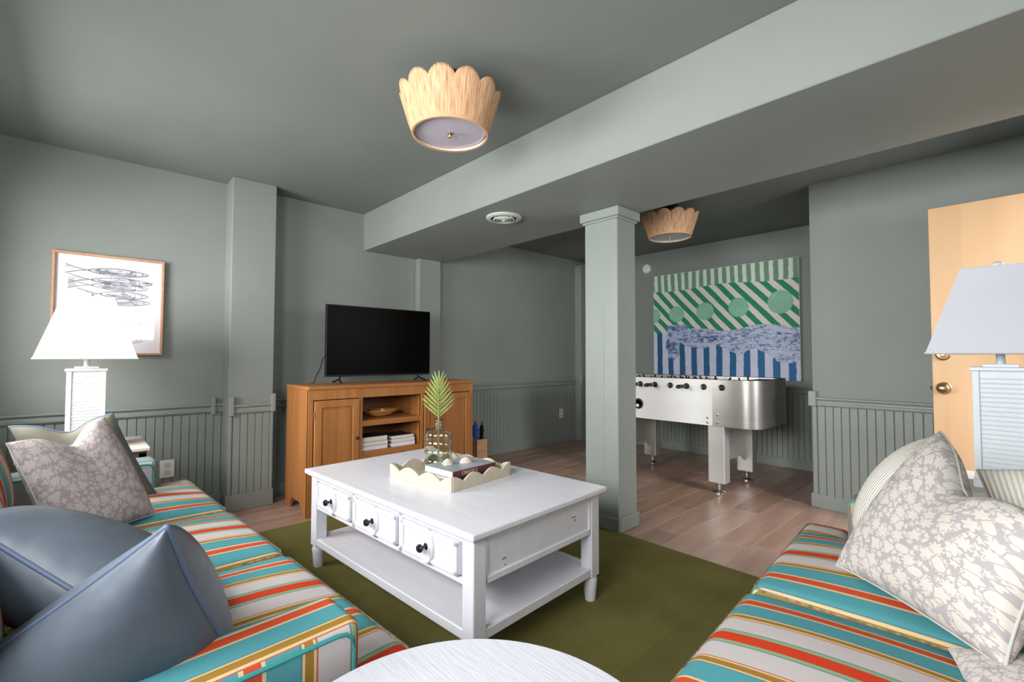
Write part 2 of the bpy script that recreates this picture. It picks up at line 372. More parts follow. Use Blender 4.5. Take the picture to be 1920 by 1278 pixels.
# ------------------------------------------------------------------ room
XW, YB, YF, XR, H = -4.17, 5.43, -.55, .5, 2.49
XC, YC = -1.063, 4.171
def struct(o): o['kind'] = 'structure'; return o
fl = struct(obox('floor', XW-.1, XR+.1, YF-.1, YB+.1, -.06, -.004, M_grout))
PW, PL = .192, 1.21
pm = []
for i in range(4):
    b = BM(); box(b, 0, PW-.003, 0, PL-.003, -.012, 0, .0025)
    me = bpy.data.meshes.new('plank'); bmesh.ops.recalc_face_normals(b, faces=b.faces); b.to_mesh(me); b.free(); me.materials.append(M_planks[i]); pm.append(me)
nx = int((XR-XW)/PW)+1
for i in range(nx):
    off = random.uniform(0, PL)
    for j in range(-1, 6):
        y = YF + j*PL + off - .1
        if y > YB or y+PL < YF: continue
        o = link('plank', random.choice(pm), fl); o.location = (XW+i*PW, y, 0)
        if y < YF: o.scale.y = (y+PL-YF)/PL; o.location.y = YF
        elif y+PL > YB: o.scale.y = (YB-y)/PL
        if XW+(i+1)*PW > XR: o.scale.x = (XR-XW-i*PW)/PW
ceil_ = struct(obox('ceiling', XW-.1, XR+.1, YF-.1, YB+.1, H, H+.1, M_ceil))
wl = struct(obox('wall_left', XW-.15, XW, YF-.15, YB+.15, 0, H, M_wall))
wb = struct(obox('wall_back', XW, XR+.15, YB, YB+.15, 0, H, M_wall))
wc = struct(obox('wall_corner', XC, XR+.1, YC, YB, 0, H, M_wall))
# front wall with two windows, right wall with window and doorway
def holed(name, axis, pos0, pos1, a0, a1, holes, mat):
    b = BM(); xs = sorted({a0, a1, *[h[0] for h in holes], *[h[1] for h in holes]})
    for s, e in zip(xs, xs[1:]):
        hs = [h for h in holes if h[0] <= s and h[1] >= e]
        segs = [(0, H)] if not hs else [(0, hs[0][2]), (hs[0][3], H)]
        for z0, z1 in segs:
            if z1-z0 < .001: continue
            if axis == 'X': box(b, s, e, pos0, pos1, z0, z1)
            else: box(b, pos0, pos1, s, e, z0, z1)
    return struct(fin(name, b, mat))
holed('wall_front', 'X', YF-.3, YF, XW, XR+.3, [(-3.65, -2.35, 1.0, 2.0), (-1.6, .1, 1.12, 1.95)], M_wall)
holed('wall_right', 'Y', XR, XR+.3, YF, YC, [(.04, .9, 1.35, 1.9), (2.98, 3.87, 0, 2.09)], M_wall)
def window(n, axis, p, a0, a1, z0, z1):
    w = struct(empty(f'window_{n}'));
    b = BM(); t = .045
    def bx(s, e, c, d, q0, q1, bb=b):
        if axis == 'X': box(bb, s, e, p-q1, p-q0, c, d, .004)
        else: box(bb, p+q0, p+q1, s, e, c, d, .004)
    bx(a0, a0+t, z0, z1, .2, .28); bx(a1-t, a1, z0, z1, .2, .28); bx(a0, a1, z0, z0+t, .2, .28); bx(a0, a1, z1-t, z1, .2, .28)
    bx(a0, a1, (z0+z1)/2-.015, (z0+z1)/2+.015, .21, .27); fin('window_frame', b, M_white, w)
    b = BM(); bx(a0-.05, a1+.05, z0-.03, z0, -.06, .02, b); fin('window_sill', b, M_white, w)
window(1, 'X', YF, -3.65, -2.35, 1.0, 2.0); window(2, 'X', YF, -1.6, .1, 1.12, 1.95); window(3, 'Y', XR, .04, .9, 1.35, 1.9)

# beam, pillar, wall columns
BY0, BY1, BZ = 1.956, 2.829, 2.14
struct(obox('trim_1', XW, XR, BY0, BY1, BZ, H, M_wall, None, .004))   # dropped beam
PX0, PX1, PY0, PY1 = -2.035, -1.767, 2.594, 2.809
pil = struct(obox('trim_2', PX0, PX1, PY0, PY1, 0, BZ, M_trim, None, .004))     # square pillar
b = BM(); 
prof = [(-.028, BZ-.075), (-.004, BZ-.085), (0, BZ-.085), (0, BZ), (-.032, BZ), (-.032, BZ-.035), (-.028, BZ-.04)]
def ringbox(bm, x0, x1, y0, y1, t, z0, z1, bev=.004):
    box(bm, x0-t, x1+t, y0-t, y0+.001, z0, z1, bev); box(bm, x0-t, x1+t, y1-.001, y1+t, z0, z1, bev)
    box(bm, x0-t, x0+.001, y0, y1, z0, z1, bev); box(bm, x1-.001, x1+t, y0, y1, z0, z1, bev)
ringbox(b, PX0, PX1, PY0, PY1, .026, BZ-.062, BZ-.001); ringbox(b, PX0, PX1, PY0, PY1, .012, BZ-.078, BZ-.06)
fin('pillar_cap', b, M_trim, pil)
b = BM(); ringbox(b, PX0, PX1, PY0, PY1, .014, 0.002, .095, .005); fin('pillar_base', b, M_trim, pil)
b = BM(); box(b, PX0+.156, PX0+.158, PY0-.0004, PY0+.002, .35, 1.5); fin('board_seam', b, M_seam, pil)

# wainscot -----------------------------------------------------------------
PITCHB = .0505
def board_mesh(h, mat=M_trim):
    b = BM(); w = PITCHB/2; g = .0042; d = .009
    prism(b, [(-w, 0), (-w, .0015), (-w+g, d), (w-g, d), (w, .0015), (w, 0)], 'Z', 0, h)
    bmesh.ops.rotate(b, verts=b.verts, cent=(0, 0, 0), matrix=Matrix.Rotation(0, 3, 'Z'))
    me = bpy.data.meshes.new('board'); bmesh.ops.recalc_face_normals(b, faces=b.faces); b.to_mesh(me); b.free(); me.materials.append(mat); return me
def wainscot(parent, p0, p1, nrm, zr, zb=.1, nmax=300):
    """boards, chair rail and baseboard along a wall from p0 to p1 (xy), nrm = outward normal"""
    p0 = Vector(p0); p1 = Vector(p1); nrm = Vector(nrm); L = (p1-p0).length; t = (p1-p0)/L
    n = max(1, round(L/PITCHB)); me = board_mesh(zr-.055-zb+.02); me2 = me
    ang = math.atan2(nrm.y, nrm.x)-PI/2
    for i in range(n):
        o = link('board', me, parent); c = p0+t*(L*(i+.5)/n); o.location = (c.x, c.y, zb-.01); o.rotation_euler = (0, 0, ang)
        o.scale = (L/n/PITCHB, 1, 1)
    def strip(name, prof):
        b = BM()
        A = [b.verts.new((p0.x+nrm.x*q[0], p0.y+nrm.y*q[0], q[1])) for q in prof]; B = [b.verts.new((p1.x+nrm.x*q[0], p1.y+nrm.y*q[0], q[1])) for q in prof]
        for i in range(len(prof)):
            j = (i+1) % len(prof); b.faces.new((A[i], A[j], B[j], B[i]))
        b.faces.new(A); b.faces.new(B[::-1]); fin(name, b, M_trim, parent)
    strip('chair_rail', [(0, zr), (.034, zr), (.038, zr-.006), (.038, zr-.014), (.026, zr-.02), (.02, zr-.03), (.022, zr-.04), (.028, zr-.046), (.028, zr-.058), (.018, zr-.07), (0, zr-.072)])
    strip('baseboard', [(0, .001), (.018, .001), (.018, zb-.01), (.012, zb), (0, zb)])
C1X, C1a, C1b = -3.951, .825, 1.128
C2X, C2a, C2b = -4.087, 2.524, 2.78
C3X, C3a, C3b = -4.06, 5.085, 5.33
col1 = struct(obox('trim_3', XW, C1X, C1a, C1b, 0, H, M_wall, None, .003))
col2 = struct(obox('trim_4', XW, C2X, C2a, C2b, 0, BZ, M_wall, None, .003))
col3 = struct(obox('trim_5', XW, C3X, C3a, C3b, 0, 2.42, M_wall, None, .003))
wainscot(wl, (XW, YF), (XW, C1a), (1, 0), .782)
wainscot(wl, (XW, C1b), (XW, C2a), (1, 0), .79)
wainscot(wl, (XW, C2b), (XW, C3a), (1, 0), .828)
wainscot(col1, (C1X, C1a+.028), (C1X, C1b-.022), (1, 0), .782, .12)
wainscot(wb, (XW, YB), (XC, YB), (0, -1), .835)
wainscot(wc, (XC+.03, YC), (XR, YC), (0, -1), .838)
# corner beads and rail end caps
def endcap(parent, x0, x1, y0, y1, z0, z1):
    b = BM(); box(b, x0, x1, y0, y1, z0, z1, min(x1-x0, y1-y0, .012)*.45, 2); fin('rail_end_block', b, M_trim, parent)
endcap(wl, XW, XW+.045, C1a-.075, C1a-.045, .70, .83)
endcap(col1, C1X-.012, C1X+.045, C1a-.004, C1a+.03, .70, .845)
endcap(col1, C1X-.008, C1X+.045, C1b-.022, C1b+.01, .715, .855)
endcap(wc, XC-.022, XC+.03, YC-.048, YC+.006, .77, .885)
endcap(col3, C3X-.01, C3X+.03, C3a-.03, C3a+.01, .77, .90)
for par, x, y in ((col1, C1X, C1a), (col1, C1X, C1b-.022)):
    b = BM(); box(b, x-.004, x+.014, y, y+.024, .12, .715, .004, 2); fin('corner_bead', b, M_trim, par)
b = BM(); box(b, XC-.006, XC+.026, YC-.014, YC+.002, .1, .78, .005, 2); fin('corner_bead', b, M_trim, wc)
b = BM(); box(b, XC-.02, XC+.04, YC-.02, YC+.003, .001, .105, .004); fin('base_block', b, M_trim, wc)
b = BM(); box(b, C1X-.002, C1X+.019, C1a-.012, C1b+.01, .001, .12, .004); fin('base_block', b, M_trim, col1)
# narrow timber jamb in the far corner beyond the pilaster
struct(obox('trim_6', XW, C3X-.02, C3b, C3b+.05, 0, 2.2, M_bamboo))

# door leaf standing open in front of the corner wall
DY = 3.88
dr = struct(empty('door_1', (-.344, DY, 0)))
b = BM(); box(b, 0, .80, 0, .044, .012, 2.07, .002); leaf = fin('door_leaf', b, M_door, dr)
b = BM(); box(b, .012, .035, -.0012, .0008, .9, 1.0, 0); b.free()
def rosette(name, z, knob):
    b = BM(); lathe(b, [(.036, 0), (.036, -.004), (.031, -.008), (.024, -.009)], (.052, 0, z), 28, 'Y')
    if knob: lathe(b, [(.012, -.008), (.011, -.03), (.022, -.036), (.030, -.048), (.0285, -.06), (.016, -.068), (.003, -.07)], (.052, 0, z), 28, 'Y')
    else: lathe(b, [(.022, -.008), (.021, -.016), (.006, -.018), (.0055, -.014)], (.052, 0, z), 28, 'Y')
    return fin(name, b, M_brass, leaf, True)
rosette('door_knob', .955, True)['label'] = 'brass door knob'; rosette('deadbolt', 1.16, False)['label'] = 'brass deadbolt'
b = BM(); box(b, -.002, .001, .008, .036, .90, 1.0, 0); box(b, -.013, 0, .014, .03, .942, .962, .002); fin('latch', b, M_black, leaf)

# ------------------------------------------------------------------ wall and ceiling fittings
def outlet(loc, ang, w, h, label, gr):
    o = empty('wall_outlet', loc, ang, label, 'outlet', gr)
    b = BM(); box(b, -w/2, w/2, -.007, 0, -h/2, h/2, .0025, 2); pl = fin('cover_plate', b, M_plastic, o)
    for s in (-1, 1):
        b = BM(); box(b, -.016, .016, -.0095, -.006, s*.026-.015, s*.026+.015, .002); fin('socket', b, M_white, o)
    return o
outlet((XW+.0105, .492, .335), PI/2, .085, .125, 'white wall outlet low on the beadboard just beyond the left sofa arm', 'wall outlets')
outlet((XW+.0105, 4.78, .388), PI/2, .075, .12, 'small white wall outlet in the dark far corner left of the pillar', 'wall outlets')
sd = empty('smoke_detector', (-3.233, YB, 2.294), 0, 'round white smoke detector high on the back wall left of the painting', 'smoke detector')
b = BM(); lathe(b, [(.062, 0), (.062, -.018), (.055, -.03), (.045, -.034), (.002, -.036)], seg=32, axis='Y'); fin('housing', b, M_plastic, sd, True)
b = BM(); lathe(b, [(.03, -.034), (.03, -.037), (.026, -.037), (.026, -.034)], seg=24, axis='Y'); fin('sensor_ring', b, M_plastic, sd, True)
vt = empty('ceiling_vent', (-2.465, 2.215, BZ), 0, 'round white air vent with concentric rings under the beam', 'vent')
b = BM(); lathe(b, [(.128, 0), (.128, -.008), (.118, -.016), (.1, -.018), (.088, -.008), (.088, 0)], seg=48, cap=False); fin('flange', b, M_ventp, vt, True)
b = BM(); lathe(b, [(.09, -.003), (.001, -.003)], seg=32); fin('duct_hole', b, M_wall_dark, vt)
for r in (.066, .046, .026):
    b = BM(); lathe(b, [(r+.012, -.014), (r+.004, -.024), (r, -.022), (r+.006, -.012)], seg=40, cap=False); lathe(b, [(r, -.022), (r+.012, -.014)], seg=40, cap=False); fin('ring_vane', b, M_ventp, vt, True)
b = BM(); lathe(b, [(.012, -.01), (.012, -.03), (.002, -.032)], seg=20); box(b, -.085, .085, -.003, .003, -.016, -.008); box(b, -.003, .003, -.085, .085, -.016, -.008); fin('hub', b, M_ventp, vt)

# ceiling lights -------------------------------------------------------------
def make_light():
    t = empty('ceiling_light')
    NS, NSEG, NZ = 12, 360, 14; zb = -.285; rb, rt_ = .178, .256
    b = BM(); uvl = b.loops.layers.uv.new('UVMap')
    def P(i, k, inner):
        a = 2*PI*i/NSEG; s = abs(math.sin(NS*a/2)); top = -.120 + .036*s**.62
        f = k/NZ; z = zb + (top-zb)*f
        r = rb + (rt_-rb)*((z-zb)/(-.02-zb))**.9 + .006*s*f
        r += (.0012 if inner else 1)*.0022*math.sin(i*2.4)*(.5+.5*math.sin(i*.71)) if not inner else -.006
        return (r*math.cos(a), r*math.sin(a), z)
    G = []
    for inner in (0, 1):
        G.append([[b.verts.new(P(i, k, inner)) for k in range(NZ+1)] for i in range(NSEG)])
    def quad(vs, uvs, mi):
        f = b.faces.new(vs); f.material_index = mi; f.smooth = True
        for l, q in zip(f.loops, uvs): l[uvl].uv = q
    for i in range(NSEG):
        j = (i+1) % NSEG
        for k in range(NZ):
            q = [(i/NSEG, k/NZ), ((i+1)/NSEG, k/NZ), ((i+1)/NSEG, (k+1)/NZ), (i/NSEG, (k+1)/NZ)]
            quad((G[0][i][k], G[0][j][k], G[0][j][k+1], G[0][i][k+1]), q, 0)
            quad((G[1][i][k], G[1][i][k+1], G[1][j][k+1], G[1][j][k]), [q[0], q[3], q[2], q[1]], 1)
        for k in (0, NZ):
            quad((G[0][i][k], G[1][i][k], G[1][j][k], G[0][j][k]), [(i/NSEG, 0)]*4, 0)
    fin('shade', b, [M_raffia, M_lining], t)
    b = BM(); uvl = b.loops.layers.uv.new('UVMap'); lathe(b, [(rb-.006, zb-.003), (rb+.004, zb-.003), (rb+.005, zb+.012), (rb-.002, zb+.014)], seg=64, cap=False); fin('lower_rim', b, M_raffia, t, True)
    b = BM(); lathe(b, [(rb-.009, zb+.012), (.001, zb+.009)], seg=64); fin('diffuser', b, M_diffuser, t, True)
    b = BM(); lathe(b, [(.001, zb-.014), (.007, zb-.012), (.009, zb-.005), (.006, zb+.001), (.012, zb+.004), (.012, zb+.009)], seg=20); fin('finial', b, M_brass, t, True)
    b = BM(); lathe(b, [(.07, 0), (.07, -.018), (.06, -.024), (.012, -.026)], seg=32); fin('ceiling_plate', b, M_black, t, True)
    b = BM(); tube(b, [(0, 0, -.02), (0, 0, zb+.02)], .006); box(b, -.215, .215, -.004, .004, -.146, -.14); box(b, -.004, .004, -.215, .215, -.146, -.14); fin('mounting_rod', b, M_black, t)
    return t
L1 = make_light(); L1.location = (-1.82, 1.285, H)
tag(L1, 'scalloped raffia flush ceiling light nearest, over the coffee table', 'ceiling light', 'scalloped raffia ceiling lights')
L2 = copy_tree(L1); L2.location = (-2.06, 3.84, H); tag(L2, 'scalloped raffia flush ceiling light beyond the beam, above the games table', 'ceiling light')

# ------------------------------------------------------------------ rug
rg = obox('area_rug', -3.34, -.30, .30, 2.60, .0005, .009, M_rug, None, .003)
tag(rg, 'flat olive green woven rug under the coffee table', 'rug')

# ------------------------------------------------------------------ sofas
def uvstripe(me, fn):
    uv = me.uv_layers.new(name='UVMap').data; vs = me.vertices
    for p in me.polygons:
        n = p.normal; c = p.center
        for li in p.loop_indices:
            uv[li].uv = (fn(vs[me.loops[li].vertex_index].co, n), 0)
PER = .425
def make_sofa(label, phase):
    t = empty('sofa'); tag(t, label, 'sofa', 'striped sofas')
    HL = 1.125; A = .155; base_uv = lambda c, n: (c.x+phase)/PER if abs(n.x) < .75 else (c.y+.1)/PER
    # frame below the cushions and behind the back
    b = BM(); roundbox(b, (0, .5+.02, .21), (2*HL-.03, .86, .26), .03, (12, 6, 4)); o = fin('base', b, M_stripe, t, True); uvstripe(o.data, base_uv)
    b = BM(); roundbox(b, (0, .93, .45), (2*HL-.04, .13, .68), .05, (12, 4, 8)); o = fin('back_frame', b, M_stripe, t, True); uvstripe(o.data, base_uv)
    for s in (-1, 1):
        b = BM(); roundbox(b, (s*(HL-A/2), .555, .345), (A, .79, .51), .026, (3, 8, 6)); o = fin('arm', b, M_stripe, t, 'all')
        def armuv(c, n, s=s):
            if abs(n.x) > .75: return (c.y+.06)/PER
            return (c.x - s*(HL-A/2) + s*.03)/.38
        uvstripe(o.data, armuv)
        for q in (-1, 1):
            x = s*(HL-A/2)+q*(A/2-.001); pts = [(x, .90, .582), (x, .215, .582), (x, .195, .578), (x, .183, .566), (x, .179, .54), (x, .178, .12)]
            b = BM(); tube(b, pts, .0045, 6); fin('arm_piping', b, M_tealcord, o, True)
    w = (2*HL-2*A)/3
    for k in range(3):
        x0 = -HL+A+w*k; x1 = x0+w; b = BM()
        e0 = x0-(A-.015 if k == 0 else 0); e1 = x1+(A-.015 if k == 2 else 0)
        g = .004
        # T-shaped end cushions wrap round the front of the arms
        outline_w = (e1-e0-2*g); cx = (e0+e1)/2
        if k == 1:
            roundbox(b, (cx, .36, .395), (outline_w, .72, .13), .045, (16, 16, 4), .038)
        else:
            roundbox(b, ((x0+x1)/2, .36, .395), (w-2*g, .72, .13), .045, (16, 16, 4), .038)
            sx = e0 if k == 0 else x1-.1
            ex = x0+.1 if k == 0 else e1
            roundbox(b, ((sx+ex)/2, .0825, .3925), (ex-sx-2*g, .165, .125), .04, (10, 6, 4), .006)
        o = fin('seat_cushion', b, M_stripe, t, 'all'); uvstripe(o.data, lambda c, n, m=(x0+x1)/2: (c.x-m)/PER+.5+phase)
        # welt cord
        zt = .4475; pts = [(x0+g+.013, .70, zt)] if k != 0 else [(x0+g+.013, .70, zt), (x0+g+.013, .18, zt)]
        pts += [(e0+g+.014, .155 if k == 0 else .1, zt), (e0+g+.014, .04, zt), (e0+g+.022, .022, zt), (e0+g+.04, .013, zt), (cx, .013, zt), (e1-g-.04, .013, zt), (e1-g-.022, .022, zt), (e1-g-.014, .04, zt), (e1-g-.014, .155 if k == 2 else .1, zt)]
        if k == 2: pts += [(x1-g-.013, .18, zt)]
        pts += [(x1-g-.013, .70, zt)]
        b = BM(); tube(b, pts, .004, 6); fin('welt_cord', b, M_cord, o, True)
        # back cushion
        b = BM(); roundbox(b, (0, 0, 0), (w-.01, .40, .15), .06, (14, 12, 6), .05)
        M = Matrix.Translation(((x0+x1)/2, .80, .645)) @ Matrix.Rotation(math.radians(78), 4, 'X')
        bmesh.ops.transform(b, matrix=M, verts=b.verts); o = fin('back_cushion', b, M_stripe, t, 'all'); uvstripe(o.data, lambda c, n, m=(x0+x1)/2: (c.x-m)/PER+.5+phase)
    for x in (-HL+.08, HL-.08):
        for y in (.12, .88):
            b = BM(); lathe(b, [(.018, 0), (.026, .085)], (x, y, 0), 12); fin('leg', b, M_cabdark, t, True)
    return t
RL = math.radians(3.3); RR = math.radians(3.9)
sofaL = make_sofa('long sofa in teal, orange and white stripes along the left, under the blue pillows', 0)
sofaL.location = (-2.052, .537, .009); sofaL.rotation_euler = (0, 0, PI+RL)
sofaR = make_sofa('sofa in teal, orange and white stripes on the right, beside the open door', 0)
sofaR.location = (-.532, 1.14, .009); sofaR.rotation_euler = (0, 0, -PI/2+RR)

# ------------------------------------------------------------------ pillows
def pillow(name, TL, T, BR, BL, thick, mat, pipe, label, group=None, sag=0., lean=0, n=40, uvs=1., flip=1, bulge=(1, 1), cat='pillow'):
    """four world corners, a puffed body with two faces; sag = chopped dip along the top edge TL-T"""
    C = [Vector(p) for p in (TL, T, BR, BL)]; cen = sum(C, Vector())/4
    nv = ((C[1]-C[0]).cross(C[3]-C[0])).normalized()*flip; upv = (C[0]+C[1]-C[2]-C[3]).normalized()
    root = empty(name, cen); tag(root, label, cat, group)
    def base(u, v):  # u 0..1 along top, v 0 top..1 bottom
        k = .10*(4*u*(1-u))*(abs(2*v-1)**2)*.5; h = .10*(4*v*(1-v))*(abs(2*u-1)**2)*.5
        uu = u+(.5-u)*h*1.0; vv = v+(.5-v)*k*1.0
        p = C[0]*(1-uu)*(1-vv)+C[1]*uu*(1-vv)+C[2]*uu*vv+C[3]*(1-uu)*vv
        if sag: p = p - upv*sag*math.exp(-((u-.5)/.2)**2)*(1-v)**1.3
        return p-cen
    b = BM(); uvl = b.loops.layers.uv.new('UVMap'); V = {}
    def vert(i, j, s):
        u, v = i/n, j/n; u = .5-.5*math.cos(PI*u); v = .5-.5*math.cos(PI*v)
        e = max(0, 16*u*(1-u)*v*(1-v)); onedge = i in (0, n) or j in (0, n); key = (i, j, 0 if onedge else s)
        if key not in V:
            p = base(u, v); t = thick*.5*(e**.42)*(bulge[0] if s > 0 else bulge[1])
            if sag: t *= 1-.25*math.exp(-((u-.5)/.22)**2)*(1-v)
            V[key] = (b.verts.new(p+nv*t*s if not onedge else p), (u, v))
        return V[key]
    for s in (1, -1):
        for i in range(n):
            for j in range(n):
                q = [vert(i, j, s), vert(i+1, j, s), vert(i+1, j+1, s), vert(i, j+1, s)]
                f = b.faces.new([x[0] for x in q]); f.smooth = True
                for l, x in zip(f.loops, q): l[uvl].uv = (x[1][0]*uvs+(.3 if s < 0 else 0), x[1][1]*uvs)
    fin('cover', b, mat, root, 'all')
    if pipe:
        pts = []; m_ = 24
        f = lambda a: .5-.5*math.cos(PI*a)
        for k in range(m_): pts.append(base(f(k/m_), 0))
        for k in range(m_): pts.append(base(1, f(k/m_)))
        for k in range(m_): pts.append(base(1-f(k/m_), 1))
        for k in range(m_): pts.append(base(0, 1-f(k/m_)))
        b = BM(); tube(b, pts, .0048 if pipe is M_bluepipe else .0032, 7, closed=True); fin('piping', b, pipe, root, 'all')
    return root
# left sofa: grey and floral pillows at the far end
pillow('throw_pillow', (-2.86, -.20, .845), (-2.72, .12, .885), (-2.74, .285, .50), (-2.88, -.06, .49), .15, M_greycush, M_bluepipe,
       'plain olive grey pillow with dark piping, behind the mauve floral pillow', sag=.05)
pillow('floral_pillow', (-2.40, -.172, .835), (-2.60, .088, .885), (-2.42, .25, .495), (-2.20, -.03, .47), .19, M_floral2, M_whitepipe,
       'mauve floral pillow at the far end of the left sofa, below the lamp', 'floral pillows', sag=.07, uvs=1.05)
pillow('throw_pillow', (-1.75, -.24, .70), (-1.40, -.14, .80), (-1.13, .16, .55), (-1.52, .26, .56), .24, M_bluecush, M_bluepipe,
       'slate blue pillow leaning on the left sofa back, behind the nearest blue pillow', 'slate blue pillows', sag=.0)
pillow('throw_pillow', (-1.30, -.18, .545), (-.975, .118, .855), (-1.06, .245, .545), (-1.24, -.03, .46), .2, M_bluecush, M_bluepipe,
       'slate blue satin pillow with a raised corner in the left foreground', 'slate blue pillows', sag=.0, bulge=(1.9, 1.3))
# right sofa
pillow('ribbed_pillow', (-.20, 2.10, .87), (-.13, 1.82, .79), (-.24, 1.70, .49), (-.385, 2.08, .49), .24, M_rib, M_whitepipe,
       'cream ribbed pillow in the far corner of the right sofa, behind the large floral pillow', 'ribbed pillows')
pillow('ribbed_pillow', (-.085, 2.07, .79), (.28, 2.05, .87), (.33, 1.77, .52), (.0, 1.84, .5), .15, M_rib, M_whitepipe,
       'white ribbed pillow behind the floral pillow at the right edge, below the right lamp', 'ribbed pillows')
pillow('floral_pillow', (-.165, 2.03, .905), (.055, 1.40, .80), (-.025, 1.34, .535), (-.387, 1.73, .50), .19, M_floral, M_whitepipe,
       'large cream and grey floral pillow in the right foreground on the right sofa', 'floral pillows', sag=.075, uvs=1.15)
pillow('floral_pillow', (-.11, 1.41, .505), (.15, 1.48, .56), (.18, 1.10, .51), (-.055, 1.20, .485), .07, M_floral, M_whitepipe,
       'cream floral pillow lying flat beneath the large floral pillow, at the bottom right corner', 'floral pillows', uvs=1.15)

# ------------------------------------------------------------------ coffee table
ct = empty('coffee_table', (-1.985, 1.385, .009), math.radians(3.4), 'white painted coffee table with three drawers and a lower shelf, on the green rug', 'coffee table')
TW, TD, TH = 1.38, .845, .521
b = BM(); box(b, -TW/2, TW/2, -TD/2, TD/2, TH-.024, TH, .005, 2); fin('tabletop', b, M_tablewhite, ct)
b = BM(); box(b, -TW/2+.012, TW/2-.012, -TD/2+.012, TD/2-.012, TH-.034, TH-.024, .003); fin('top_moulding', b, M_tablewhite, ct)
lx, ly, lw = TW/2-.028, TD/2-.028, .062
for sx in (-1, 1):
    for sy in (-1, 1):
        b = BM(); x0, x1 = sorted((sx*lx, sx*(lx-lw))); y0, y1 = sorted((sy*ly, sy*(ly-lw)))
        box(b, x0, x1, y0, y1, .115, TH-.034, .003); leg = fin('leg', b, M_tablewhite, ct)
        b = BM(); lathe(b, [(.024, 0), (.026, .01), (.033, .085), (.034, .1), (.029, .108), (.029, .116)], ((x0+x1)/2, (y0+y1)/2, 0), 20); fin('foot', b, M_tablewhite, leg, True)
zt, zb_ = TH-.034, .315
for sx in (-1, 1):
    b = BM(); x = sx*(lx-.012); box(b, min(x, x-sx*.018), max(x, x-sx*.018), -ly+lw-.002, ly-lw+.002, zb_, zt)
    x2 = sx*(lx-.004)
    for (ya, yb_, za, zc) in ((-ly+lw, ly-lw, zb_, zb_+.025), (-ly+lw, ly-lw, zt-.02, zt), (-ly+lw, -ly+lw+.012, zb_, zt), (ly-lw-.012, ly-lw, zb_, zt)):
        box(b, min(x2, x2-sx*.02), max(x2, x2-sx*.02), ya, yb_, za, zc, .002)
    fin('side_panel', b, M_tablewhite, ct)
for sy in (-1, 1):
    b = BM(); y = sy*(ly-.004)
    for za, zc in ((zt-.022, zt), (zb_, zb_+.022)): box(b, -lx+lw, lx-lw, min(y, y-sy*.02), max(y, y-sy*.02), za, zc, .002)
    n3 = (2*(lx-lw))/3
    for k in (1, 2):
        xx = -lx+lw+n3*k; box(b, xx-.014, xx+.014, min(y, y-sy*.02), max(y, y-sy*.02), zb_, zt, .002)
    box(b, -lx+lw, lx-lw, min(y-sy*.015, y-sy*.03), max(y-sy*.015, y-sy*.03), zb_, zt)
    fin('face_frame', b, M_tablewhite, ct)
n3 = (2*(lx-lw))/3
for k in range(3):
    xc = -lx+lw+n3*(k+.5); w = n3/2-.02; y = -ly+.004
    b = BM(); z0, z1 = zb_+.026, zt-.026
    box(b, xc-w, xc+w, y-.008, y+.02, z0, z1, .003)
    for (xa, xb, za, zc) in ((xc-w, xc+w, z0, z0+.018), (xc-w, xc+w, z1-.018, z1), (xc-w, xc-w+.018, z0, z1), (xc+w-.018, xc+w, z0, z1)):
        box(b, xa, xb, y-.014, y-.006, za, zc, .003)
    d = fin('drawer', b, M_tablewhite, ct)
    b = BM(); lathe(b, [(.047, .002), (.047, -.006), (.043, -.010), (.038, -.0075), (.02, -.007), (.001, -.007)], (0, 0, 0), 36, 'Y')
    bmesh.ops.scale(b, verts=b.verts, vec=(.9, 1, 1.42)); bmesh.ops.translate(b, verts=b.verts, vec=(xc, y-.010, (z0+z1)/2)); fin('oval_plate', b, M_tablewhite, d, True)
    b = BM(); lathe(b, [(.013, -.014), (.013, -.018), (.006, -.02), (.006, -.034), (.013, -.038), (.0165, -.045), (.013, -.053), (.003, -.056)], (xc, y, (z0+z1)/2), 20, 'Y'); fin('knob', b, M_knobdark, d, True)
b = BM(); box(b, -lx+.01, lx-.01, -ly+.01, ly-.01, .128, .152, .003); box(b, -lx+lw, lx-lw, -ly+.004, -ly+.03, .12, .158, .003); box(b, -lx+lw, lx-lw, ly-.03, ly-.004, .12, .158, .003)
box(b, -lx+.004, -lx+.03, -ly+lw, ly-lw, .12, .158, .003); box(b, lx-.03, lx-.004, -ly+lw, ly-lw, .12, .158, .003); fin('lower_shelf', b, M_tablewhite, ct)
for (yy, zz, w, h) in ((.21, .42, .016, .003), (.22, .405, .007, .004), (-.23, .375, .012, .004), (-.225, .35, .005, .003)):
    b = BM(); box(b, lx-.0125, lx-.0115, yy-w, yy+w, zz-h, zz+h); fin('worn_paint_chip', b, M_distress, ct)

# tray and its contents ------------------------------------------------------
ZT = .009+TH
TRC, TRA = (-1.985, 1.42), math.radians(8)
tr = empty('scalloped_tray', (TRC[0], TRC[1], ZT), TRA, 'cream wooden tray with wavy scalloped sides on the coffee table', 'tray')
TA, TB = .225, .205
obox('tray_base', -TA, TA, -TB, TB, 0.0005, .008, M_tray, tr, .002)
def wavy(L, t=.009, h0=.038, h1=.067, waves=3):
    n = 72; top = []
    for i in range(n+1):
        u = i/n; ph = u*waves*2*PI; c = .5+.5*math.cos(ph)
        top.append((-L+2*L*u, h0+(h1-h0)*(c**.48)))
    return [(-L, 0.001), (L, .001)]+top[::-1]
for s in (-1, 1):
    b = BM(); prism(b, wavy(TA), 'Y', s*TB-.0045, s*TB+.0045); fin('scalloped_side', b, M_tray, tr)
    b = BM(); prism(b, wavy(TB-.004), 'X', s*TA-.0045, s*TA+.0045); fin('scalloped_side', b, M_tray, tr)
